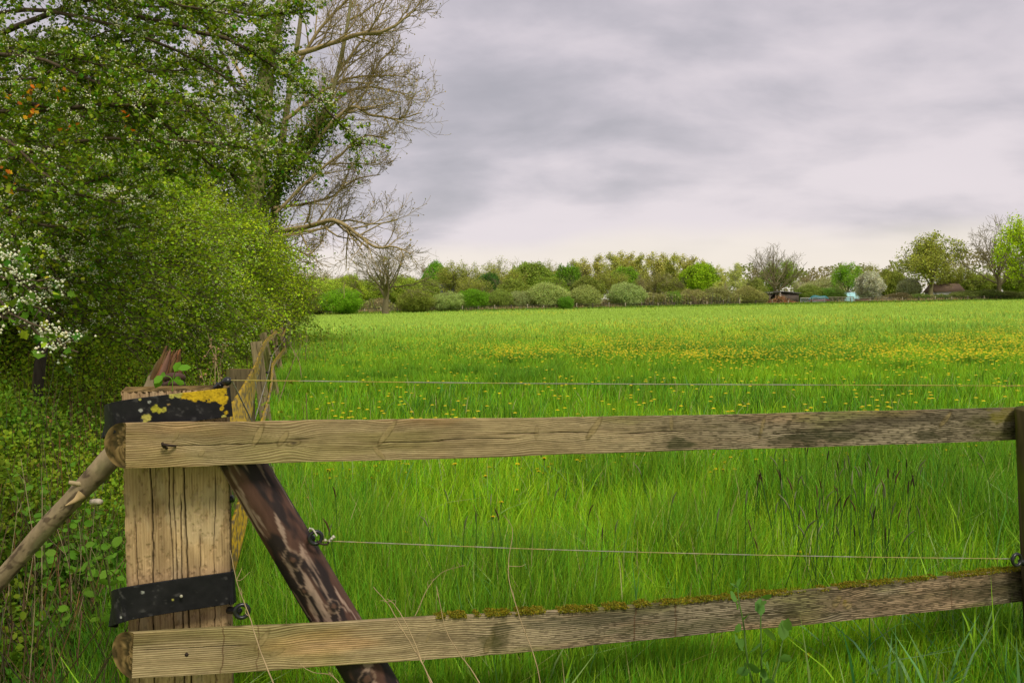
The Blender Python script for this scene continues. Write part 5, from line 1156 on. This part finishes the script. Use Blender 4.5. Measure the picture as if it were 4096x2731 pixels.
far('sparse', 1500, 226, 615, 1.0, (.20, .20, .06), 'brown olive tree behind the thin pale birches', 1)
far('birch', 1530, 214, 625, .8, (.24, .24, .09), 'thin pale stemmed birch right of the round grey willow', 0)
far('birch', 1470, 214, 630, .7, (.24, .22, .09), 'pale stemmed birch just right of the olive fan shaped tree', 1)
far('dense', 1605, 225, 606, .85, (.23, .36, .015), 'large yellow green round tree right of the poplars')
far('birch', 1655, 222, 605, 1.1, (.42, .44, .12), 'pale yellow feathery tree beside the yellow green round tree', 0)
far('birch', 1690, 220, 604, 1.0, (.38, .42, .12), 'pale yellow feathery tree nearest the bare tree at the shed', 1)
far('birch', 1665, 210, 650, .6, (.3, .28, .14), 'small pale stemmed birch behind the brown hedge', 1)
far('oak', 1570, 232, 640, .8, (.18, .24, .03), 'low green tree between birch and yellow green round tree')
# left part
far('sparse', 715, 190, 612, 1.3, (.24, .25, .07), 'olive tree at the hedge end left of the bare spreading tree', 0)
far('sparse', 760, 215, 618, 1.1, (.22, .19, .10), 'greyish leafless tree behind the lime green shrub', 1)
far('dense', 800, 185, 632, .8, (.29, .38, .03), 'yellow green tree left of the bare spreading tree')
far('dense', 930, 190, 635, .9, (.25, .33, .04), 'soft yellow green tree right of the bare spreading tree')
far('sparse', 690, 165, 645, 1.4, (.28, .20, .09), 'reddish brown twiggy tree at the end of the hedge', 1)
far('dense', 975, 205, 640, .9, (.21, .27, .04), 'olive green tree left of the narrow bright green tree')
far('dense', 850, 205, 645, 1.0, (.22, .30, .03), 'weeping green tree behind the low white building')
far('sparse', 1090, 205, 630, 1.3, OL, 'low olive thicket tree above the grey green shrub', 0)
far('dense', 1180, 205, 640, 1.0, (.20, .26, .04), 'olive bushy tree behind the small dark green shrub')
far('dense', 1260, 208, 636, 1.0, (.17, .25, .03), 'mid green bushy tree behind the paler willows')
far('dense', 1350, 212, 635, 1.0, (.18, .22, .04), 'brown green bushy tree behind the second willow')
far('dense', 1540, 216, 640, .9, (.19, .22, .04), 'olive bushy tree behind the scrub by the birches')
far('dense', 1730, 225, 640, .9, (.20, .24, .05), 'olive bushy tree left of the bare tree at the shed')
far('dense', 2250, 250, 630, 1.2, (.20, .25, .04), 'olive bushy tree left of the tall bare tree')
far('dense', 2340, 240, 620, 1.0, (.19, .26, .03), 'green bushy tree right of the tall bare tree')
far('dense', 2190, 262, 640, 1.3, (.23, .27, .05), 'yellow olive tree above the tiled roof')
# shrubs in front
far('shrub', 705, 165, 660, 1.0, (.20, .22, .05), 'olive bush at the meeting of hedge and far fence')
far('shrub', 785, 160, 665, 1.1, (.16, .32, .015), 'bright lime green shrub left of the bare spreading tree', 0)
far('shrub', 750, 172, 640, .9, (.30, .40, .04), 'pale yellow green shrub behind the bright lime green shrub', 1)
far('shrub', 955, 172, 664, 1.0, (.20, .24, .04), 'olive green shrub right of the bare spreading tree', 2)
far('shrub', 1030, 176, 672, 1.15, WIL, 'wide grey green willow below the white house', 0)
far('shrub', 1085, 180, 663, 1.0, (.13, .27, .015), 'deep green shrub between grey green willows', 1)
far('shrub', 1145, 184, 665, .9, (.20, .27, .05), 'mid green shrub right of the deep green one', 2)
far('shrub', 1195, 186, 668, 1.0, (.26, .31, .12), 'grey green willow left of the tallest willow', 1)
far('shrub', 1262, 185, 652, 1.0, (.31, .38, .12), 'tallest pale willow shrub', 0)
far('shrub', 1340, 187, 657, 1.05, (.28, .33, .10), 'olive grey willow left of the parked white caravan', 2)
far('shrub', 1300, 180, 680, .8, (.12, .26, .02), 'small vivid green shrub between the two pale willows', 1)
far('shrub', 1440, 190, 652, 1.0, (.29, .37, .13), 'perfectly round grey green willow right of the caravan', 0)
far('twiggy', 1500, 196, 672, 1.1, (.30, .32, .10), 'brown twiggy thicket right of the round willow', 0)
far('shrub', 1548, 196, 668, .7, (.16, .28, .03), 'small green shrub among brown twigs', 1)
far('twiggy', 1590, 198, 665, 1.2, (.33, .33, .11), 'brown twiggy thicket below the yellow green round tree', 1)
far('twiggy', 1650, 200, 660, 1.2, (.29, .31, .10), 'dark brown twiggy thicket below the pale feathery trees', 0)
far('twiggy', 1715, 204, 658, 1.1, (.32, .33, .10), 'brown olive thicket just left of the shed', 1)
far('twiggy', 1745, 206, 668, .8, (.31, .33, .10), 'low twiggy thicket touching the shed wall', 0)
far('shrub', 1860, 240, 655, 1.2, (.19, .25, .05), 'wide olive shrub behind the paddock gate', 2)
far('shrub', 1900, 238, 660, 1.0, (.12, .24, .03), 'deep green shrub behind the paddock gate', 1)
far('shrub', 1920, 236, 665, .9, (.10, .16, .03), 'dark shrub at the foot of the round bright green tree', 0)
far('shrub', 1888, 262, 640, 1.2, (.32, .34, .16), 'pale flowering shrub behind the paddock', 0)
for j, (x_, t_, c_, l_) in enumerate([(2060, 672, (.17, .15, .07), 'brown bramble mound right of the white blossoming tree'), (2110, 674, (.13, .20, .04), 'green bramble mound under the big many stemmed tree'), (2160, 676, (.12, .20, .04), 'low dark bramble mound left of the tiled roof'), (2215, 668, (.16, .20, .05), 'bramble mound in front of the tiled roof'), (2262, 665, (.15, .22, .04), 'bramble mound right of the tiled roof'), (2310, 668, (.16, .19, .05), 'bramble mound at the foot of the tall bare tree'), (2355, 670, (.14, .19, .04), 'bramble mound below the bright green oak')]):
    far('twiggy' if j % 2 == 0 else 'shrub', x_, 209, t_, 1.9, c_, l_, j)
# low scrub knitting the shrubs together
mb = MB(); n = 26000; px = np.concatenate([R.uniform(285, 742, 20000), R.uniform(875, 1070, 6000)]); d = far_fence_d(px) + R.uniform(5, 24, n); ht_ = (1.2 + 3.0 * fbm(px * .045, d * .05, seed=431, octv=4)) * (1 - .45 * (px > 800)); z = ht_ * R.random(n) ** .6
x = (px - 512) / F * d; gc = fbm(px * .06, z * .3, seed=433); c = mixc((.30, .34, .09), (.36, .30, .15), sst(.42, .6, gc)) * (1 + R.normal(size=(n, 1)) * .2).clip(.4, 1.8)
leaves(mb, np.stack([x, d, z], 1), R.uniform(.25, .55, n), c, 'kite', .35); i = R.integers(0, n, 5000); b_ = np.stack([x[i], d[i], 0 * i], 1); e_ = np.stack([x[i] + R.normal(size=5000) * .4, d[i], ht_[i] * R.uniform(.8, 1.15, 5000)], 1)
tubes(mb, np.stack([b_, (b_ + e_) / 2 + R.normal(size=b_.shape) * .15, e_], 1), np.array([.05, .04, .02])[None] * np.ones((5000, 1)), 3, var((.30, .25, .15), 5000, .2)); tag(mb.build('scrub', M_LEAF), 'olive brown scrub knitting together the shrubs along the far fence', 'scrub', kind='stuff')
# distant woods closing the view
mb = MB(); n = 30000; px = R.uniform(250, 1100, n); q = R.random(n); d = 300 + R.uniform(0, 40, n); zt = 9 + 7 * fbm(px * .02, px * 0, seed=401, octv=5) + 4 * (fbm(px * .12, px * 0, seed=402) - .5) + 6.0 * sst(880, 940, px) * sst(1100, 1000, px)
x = (px - 512) / F * d; z = zt * q ** .55 * 1.0; pos = np.stack([x, d, z], 1)
gc = fbm(px * .05, z * .2, seed=403); c = mixc((.24, .28, .07), (.32, .28, .17), sst(.4, .6, gc)) * (1 + R.normal(size=(n, 1)) * .16)
leaves(mb, pos, R.uniform(.5, 1.1, n), c, 'kite', .3); tag(mb.build('woods', M_LEAF), 'distant grey olive woods closing the skyline', 'woods', kind='stuff')
# wind damage free copies: prototypes never placed are removed
for k, ps in PROT.items():
    for v, o in enumerate(ps):
        if (k, v) not in USED:
            for c_ in list(o.children): bpy.data.objects.remove(c_)
            bpy.data.objects.remove(o)

# ---------------------------------------------------------------- far paddock fence
ff = empty('paddock_fence', P(290, 300, 165) * np.array([1, 1, 0]), 'long low post and rail fence along the far side of the meadow', 'fence'); bpy.context.view_layer.update()
M_PALE = mat_flat('pale_wood', (.42, .36, .24), .9, nscale=2); M_DARKW = mat_flat('dark_wood', (.07, .055, .04), .9, nscale=2); M_GREYW = mat_flat('grey_wood', (.2, .17, .12), .9, nscale=2)
pxs = np.arange(283, 1062, 16.3); prev = None
for j, px in enumerate(pxs):
    if 800 < px < 828: prev = None; continue
    d = far_fence_d(px); q = P(px, hor(px), d); x_, y_ = q[0], q[1]; mb = MB(); hp = 1.25 + R.normal() * .08
    tubes(mb, np.array([[x_, y_, -.05], [x_ + R.normal() * .03, y_, hp]]), np.array([.10, .10]), 8, caps=True); o = mb.build('post', [M_PALE, M_PALE, M_GREYW, M_PALE, M_DARKW][j % 5]); fparent(o, ff)
    if prev is not None:
        for z_ in (1.05, .55):
            mb = MB(); tubes(mb, np.array([[prev[0], prev[1] - .1, z_ + .02], [x_, y_ - .1, z_ + R.normal() * .02]]), np.array([.045, .045]), 5); o = mb.build('rail', M_DARKW); fparent(o, ff)
    prev = (x_, y_)
# shed
M_SHED = mat_flat('shed_boards', (.11, .085, .065), .9, nscale=1.2, namt=.35); M_ROOFD = mat_flat('shed_roof', (.075, .07, .06), .85)
dS = 212; q = P(1800 * .43537, hor(783), dS); shed = empty('wooden_shed', (q[0], q[1], 0), 'dark brown open fronted wooden shed with a flat sloping roof', 'shed'); bpy.context.view_layer.update(); X0, Y0 = q[0], q[1]; u_ = dS / F * .43537
def pxm(xd): return (xd * .43537 - 512) / F * dS
mb = MB()                                # gable wall of upright boards facing the camera
xa, xb = pxm(1797), pxm(1836)
nbd = 22
for i in range(nbd):
    x_ = xa + (xb - xa) * (i + .5) / nbd; hh = 3.15 - .5 * (i / nbd); box(mb, (x_, Y0 - .02 * (i % 2), hh / 2), ((xb - xa) / nbd * .96, .06, hh))
fparent(mb.build('wall', M_SHED), shed)
mb = MB(); xl = pxm(1769)
for i in range(16): box(mb, (xl + (xa - xl) * (i + .5) / 16, Y0 + 3.2 + .02 * (i % 2), 1.5), ((xa - xl) / 16 * .96, .06, 3.0))
box(mb, (xl, Y0 + 1.6, 1.5), (.08, 3.2, 3.0)); fparent(mb.build('wall', M_SHED), shed)
for x_ in (xl + .15, (xl + xa) / 2, xa - .1):
    mb = MB(); box(mb, (x_, Y0 + .1, 1.5), (.16, .16, 3.0)); fparent(mb.build('post', M_GREYW), shed)
mb = MB(); tubes(mb, np.array([[xa - .1, Y0 + .1, 1.9], [xa - 1.1, Y0 + .1, 2.9]]), np.array([.07, .07]), 5); tubes(mb, np.array([[xl + .1, Y0 + .1, 1.9], [xl + 1.1, Y0 + .1, 2.9]]), np.array([.07, .07]), 5); fparent(mb.build('brace', M_GREYW), shed)
mb = MB(); v = np.array([[xl - .5, Y0 - .4, 3.15], [xa + .2, Y0 - .5, 3.32], [xb + .6, Y0 - .4, 2.75], [xb + .6, Y0 + 3.6, 2.75], [xa + .2, Y0 + 3.6, 3.32], [xl - .5, Y0 + 3.6, 3.15]]); v2 = v + np.array([0, 0, .22])
mb.add(np.vstack([v, v2]), [np.array([[0, 5, 4, 3, 2, 1][::-1], [6, 7, 8, 9, 10, 11]]), np.array([[i, (i + 1) % 6, (i + 1) % 6 + 6, i + 6] for i in range(6)])]); fparent(mb.build('roof', M_ROOFD), shed)
mb = MB(); n = 900; pos = np.array([pxm(1783), Y0 - 2.2, 0]) + R.normal(size=(n, 3)) * np.array([1.9, .8, .9]); pos[:, 2] = np.abs(pos[:, 2]) * np.interp(np.abs(pos[:, 0] - pxm(1785)), [0, 3.5], [1.1, .3])
dr = unit(R.normal(size=(n, 3)) * np.array([1, 1, .6])); tubes(mb, np.stack([pos - dr * .5, pos, pos + dr * .5], 1), np.full((n, 3), .05), 3, var((.36, .20, .09), n, .35)); leaves(mb, pos[:400], .35, var((.38, .22, .09), 400, .3), 'kite', .3)
tag(mb.build('brushwood_heap', M_BARK), 'orange brown heap of cut brushwood in front of the shed', 'brushwood', kind='stuff')
# gates and paddock rails
def gate(x0, x1, d, label, n=5, h=1.25, z0=.2):
    a = P(x0 * .43537, hor(x0 * .43537), d); b = P(x1 * .43537, hor(x1 * .43537), d); rt = empty('metal_gate', (a[0], a[1], 0), label, 'gate'); bpy.context.view_layer.update()
    mb = MB(); 
    for x_ in (a[0], b[0]): tubes(mb, np.array([[x_, a[1], z0], [x_, a[1], z0 + h]]), np.array([.05, .05]), 6)
    tubes(mb, np.array([[a[0], a[1], z0 + h], [b[0], a[1], z0 + h]]), np.array([.05, .05]), 6); tubes(mb, np.array([[a[0], a[1], z0], [b[0], a[1], z0]]), np.array([.05, .05]), 6); fparent(mb.build('gate_frame', M_METAL), rt)
    for i in range(1, n): mb = MB(); z_ = z0 + h * i / n; tubes(mb, np.array([[a[0], a[1], z_], [b[0], a[1], z_]]), np.array([.03, .03]), 5); fparent(mb.build('bar', M_METAL), rt)
gate(1838, 1862, 203, 'short grey metal gate leaning beside the shed', 4, 1.3)
gate(1866, 1894, 202, 'long pale metal field gate right of the short gate', 5, 1.4)
pf = empty('paddock_rails', P(1895 * .43537, 300, 203) * np.array([1, 1, 0]), 'weathered paddock rails on dark posts right of the long gate', 'fence'); bpy.context.view_layer.update()
for x_ in (1862, 1896, 1912, 1934, 1953, 1998, 2040):
    q = P(x_ * .43537, hor(x_ * .43537), 202.5); mb = MB(); tubes(mb, np.array([[q[0], q[1], -.05], [q[0], q[1], 1.4]]), np.array([.13, .11]), 7, caps=True); fparent(mb.build('post', M_GREYW), pf)
a = P(1896 * .43537, hor(825), 202.4); b = P(2055 * .43537, hor(895), 202.4)
for z_ in (1.25, .75): mb = MB(); tubes(mb, np.array([[a[0], a[1], z_], [b[0], b[1], z_]]), np.array([.06, .06]), 5); fparent(mb.build('rail', M_GREYW), pf)
a = P(1838 * .43537, hor(800), 225); b = P(1960 * .43537, hor(853), 228); mb = MB()
br = empty('back_fence', a * np.array([1, 1, 0]), 'grey single rail fence further back behind the gates', 'fence'); bpy.context.view_layer.update()
mb = MB(); tubes(mb, np.array([[a[0], a[1], 1.6], [b[0], b[1], 1.6]]), np.array([.11, .11]), 5); fparent(mb.build('rail', M_GREYW), br)
for t in np.linspace(0, 1, 8): q = a * (1 - t) + b * t; mb = MB(); tubes(mb, np.array([[q[0], q[1], 0], [q[0], q[1], 1.65]]), np.array([.09, .09]), 5); fparent(mb.build('post', M_GREYW), br)
# things lying about in the paddock
M_TEAL = mat_flat('teal_sheet', (.03, .16, .17), .6); M_MAROON = mat_flat('maroon_paint', (.20, .04, .05), .6); M_CYAN = mat_flat('pale_cyan_film', (.35, .62, .64), .4); M_WHITE = mat_flat('white_paint', (.55, .55, .52), .6); M_SLATE = mat_flat('grey_roof', (.26, .27, .30), .7); M_TILE = mat_flat('brown_roof_tiles', (.24, .16, .11), .9); M_GLASS = mat_flat('dark_glass', (.05, .06, .07), .15, nscale=1)
def spot(xd, d): q = P(xd * .43537, hor(xd * .43537), d); return np.array([q[0], q[1], 0])
o_ = spot(1880, 207); rt = empty('farm_trailer', o_, 'teal and maroon low farm trailer parked behind the long gate', 'trailer'); bpy.context.view_layer.update()
mb = MB(); box(mb, o_ + [0, 0, .85], (5.2, 1.8, .28)); box(mb, o_ + [-3, 0, .8], (.9, .15, .12)); fparent(mb.build('bed', M_MAROON), rt)
mb = MB(); tubes(mb, spline([o_ + [-2.6, 0, 1.1], o_ + [-1.2, 0, 1.75], o_ + [.3, 0, 1.5], o_ + [1.6, 0, 1.6], o_ + [2.6, 0, 1.1]], 14), np.interp(np.arange(14), [0, 3, 10, 13], [.25, .5, .45, .2]), 9, caps=True); fparent(mb.build('tarpaulin', M_TEAL), rt)
for s_ in (-1.4, 1.4): mb = MB(); c_ = o_ + [s_, -.95, .42]; disc(mb, c_, .42, (0, -1, 0), .22, 18); fparent(mb.build('wheel', M_BLACK), rt)
o_ = spot(1975, 236); rt = empty('greenhouse', o_, 'pale cyan plastic greenhouse at the back of the paddock', 'greenhouse'); bpy.context.view_layer.update()
mb = MB(); th = np.linspace(0, PI, 9); arc = np.stack([np.cos(th) * 2.6, 0 * th, np.maximum(0, np.sin(th)) ** .6 * 3.0], 1); A_ = arc[:, [1, 0, 2]]; 
V = np.concatenate([A_ + o_ + [-4.6, 2.6, 0], A_ + o_ + [4.6, 2.6, 0]]); mb.add(V, [np.array([[i, i + 1, i + 10, i + 9] for i in range(8)]), np.array([list(range(9)), list(range(17, 8, -1))])]); fparent(mb.build('cover', M_CYAN), rt)
for s_ in np.linspace(-4.5, 4.5, 6): mb = MB(); tubes(mb, A_ * 1.015 + o_ + [s_, 2.6, 0], np.full(9, .05), 5); fparent(mb.build('hoop', M_METAL), rt)
o_ = spot(1980, 205.5); rt = empty('hay_feeder', o_, 'low round reddish brown timber feeder by the paddock rails', 'feeder'); bpy.context.view_layer.update()
mb = MB(); th = np.linspace(0, 2 * PI, 25)[:-1]
for a_ in th: box(mb, o_ + [math.cos(a_) * 1.8, math.sin(a_) * 1.8, .5], (.42, .08, 1.0), a_ + PI / 2)
fparent(mb.build('wall', mat_flat('red_brown_wood', (.26, .13, .08), .9)), rt); mb = MB(); tubes(mb, np.stack([np.cos(np.r_[th, 0]) * 1.88, np.sin(np.r_[th, 0]) * 1.88, np.full(25, 1.0)], 1) + o_, np.full(25, .09), 6); fparent(mb.build('rim', mat_flat('orange_wood', (.42, .24, .12), .9)), rt)
def house(o_, w, dp, h, rh, wall, roof, label, name='house', win=3, cat='building'):
    rt = empty(name, o_, label, cat); bpy.context.view_layer.update(); mb = MB(); box(mb, o_ + [0, 0, h / 2], (w, dp, h)); fparent(mb.build('wall', wall), rt)
    mb = MB(); v = np.array([[-w / 2 - .4, -dp / 2 - .4, h + .003], [w / 2 + .4, -dp / 2 - .4, h + .003], [w / 2 + .4, dp / 2 + .4, h + .003], [-w / 2 - .4, dp / 2 + .4, h + .003], [-w / 2 - .4, 0, h + rh], [w / 2 + .4, 0, h + rh]]) + o_
    mb.add(v, [np.array([[0, 1, 5, 4], [2, 3, 4, 5], [3, 2, 1, 0]]), np.array([[0, 4, 3], [1, 2, 5]])]); fparent(mb.build('roof', roof), rt)
    for i in range(win): mb = MB(); box(mb, o_ + [-w / 2 + w * (i + .5) / win, -dp / 2 - .01, h * .55], (w / win * .45, .06, h * .4)); fparent(mb.build('window', M_GLASS), rt)
house(spot(878, 212), 9, 6, 1.7, 1.2, M_WHITE, M_SLATE, 'low white building with a blue grey roof behind the bare spreading tree', 'low_building', 6)
house(spot(1005, 230), 9, 7, 5.2, 2.4, M_WHITE, M_SLATE, 'white house with a grey gabled roof above the grey green willow')
house(spot(2168, 238), 8, 7, 2.6, 2.4, M_WHITE, M_TILE, 'house with a brown tiled roof showing over the bramble mounds')
o_ = spot(1385, 200); rt = empty('caravan', o_, 'white caravan glimpsed between the willows', 'caravan'); bpy.context.view_layer.update()
mb = MB(); prof = np.array([[-2.3, .5], [2.3, .5], [2.5, 1.2], [2.2, 2.5], [-2.2, 2.5], [-2.5, 1.3]]); f_ = np.stack([prof[:, 0], 0 * prof[:, 0] - 1.05, prof[:, 1]], 1); b_ = f_ + [0, 2.1, 0]; mb.add(np.vstack([f_, b_]) + o_, [np.array([list(range(6)), list(range(11, 5, -1))]), np.array([[i + 6, (i + 1) % 6 + 6, (i + 1) % 6, i] for i in range(6)])]); fparent(mb.build('body', M_WHITE), rt)
for s_ in (-1.2, 1.2): mb = MB(); box(mb, o_ + [s_, -1.07, 1.75], (1.1, .05, .6)); fparent(mb.build('window', M_GLASS), rt)
mb = MB(); disc(mb, o_ + [0, -1.08, .36], .36, (0, -1, 0), .05, 18); fparent(mb.build('wheel', M_BLACK), rt)
# wind turbine far behind the round bright green tree
DT = 2000; hub = P(836.6, 269.6, DT); o_ = np.array([hub[0], hub[1], 0]); rt = empty('wind_turbine', o_, 'distant wind turbine with two dark blades showing left of the round bright green tree', 'wind turbine'); bpy.context.view_layer.update()
M_TURB = mat_flat('turbine_paint', (.16, .13, .13), .6, nscale=.1)
mb = MB(); tubes(mb, np.array([o_, o_ + [0, 0, hub[2]]]), np.array([2.0, 1.1]), 14, caps=True); fparent(mb.build('tower', M_TURB), rt)
mb = MB(); tubes(mb, np.array([hub + [0, -5, 0], hub + [0, -3, 0], hub + [0, 5, 0]]), np.array([.8, 1.6, 1.5]), 10, caps=True); fparent(mb.build('nacelle', M_TURB), rt)
for a_ in (60, 180, 300):
    a_ = math.radians(a_); dv = np.array([math.cos(a_), 0, math.sin(a_)]); mb = MB(); tubes(mb, np.array([hub + [0, -4, 0] + dv * t for t in (0, 3, 8, 18, 25)]), np.array([.7, .9, 1.1, .8, .3]), 6, caps=True); fparent(mb.build('blade', M_TURB), rt)
bpy.context.view_layer.update()
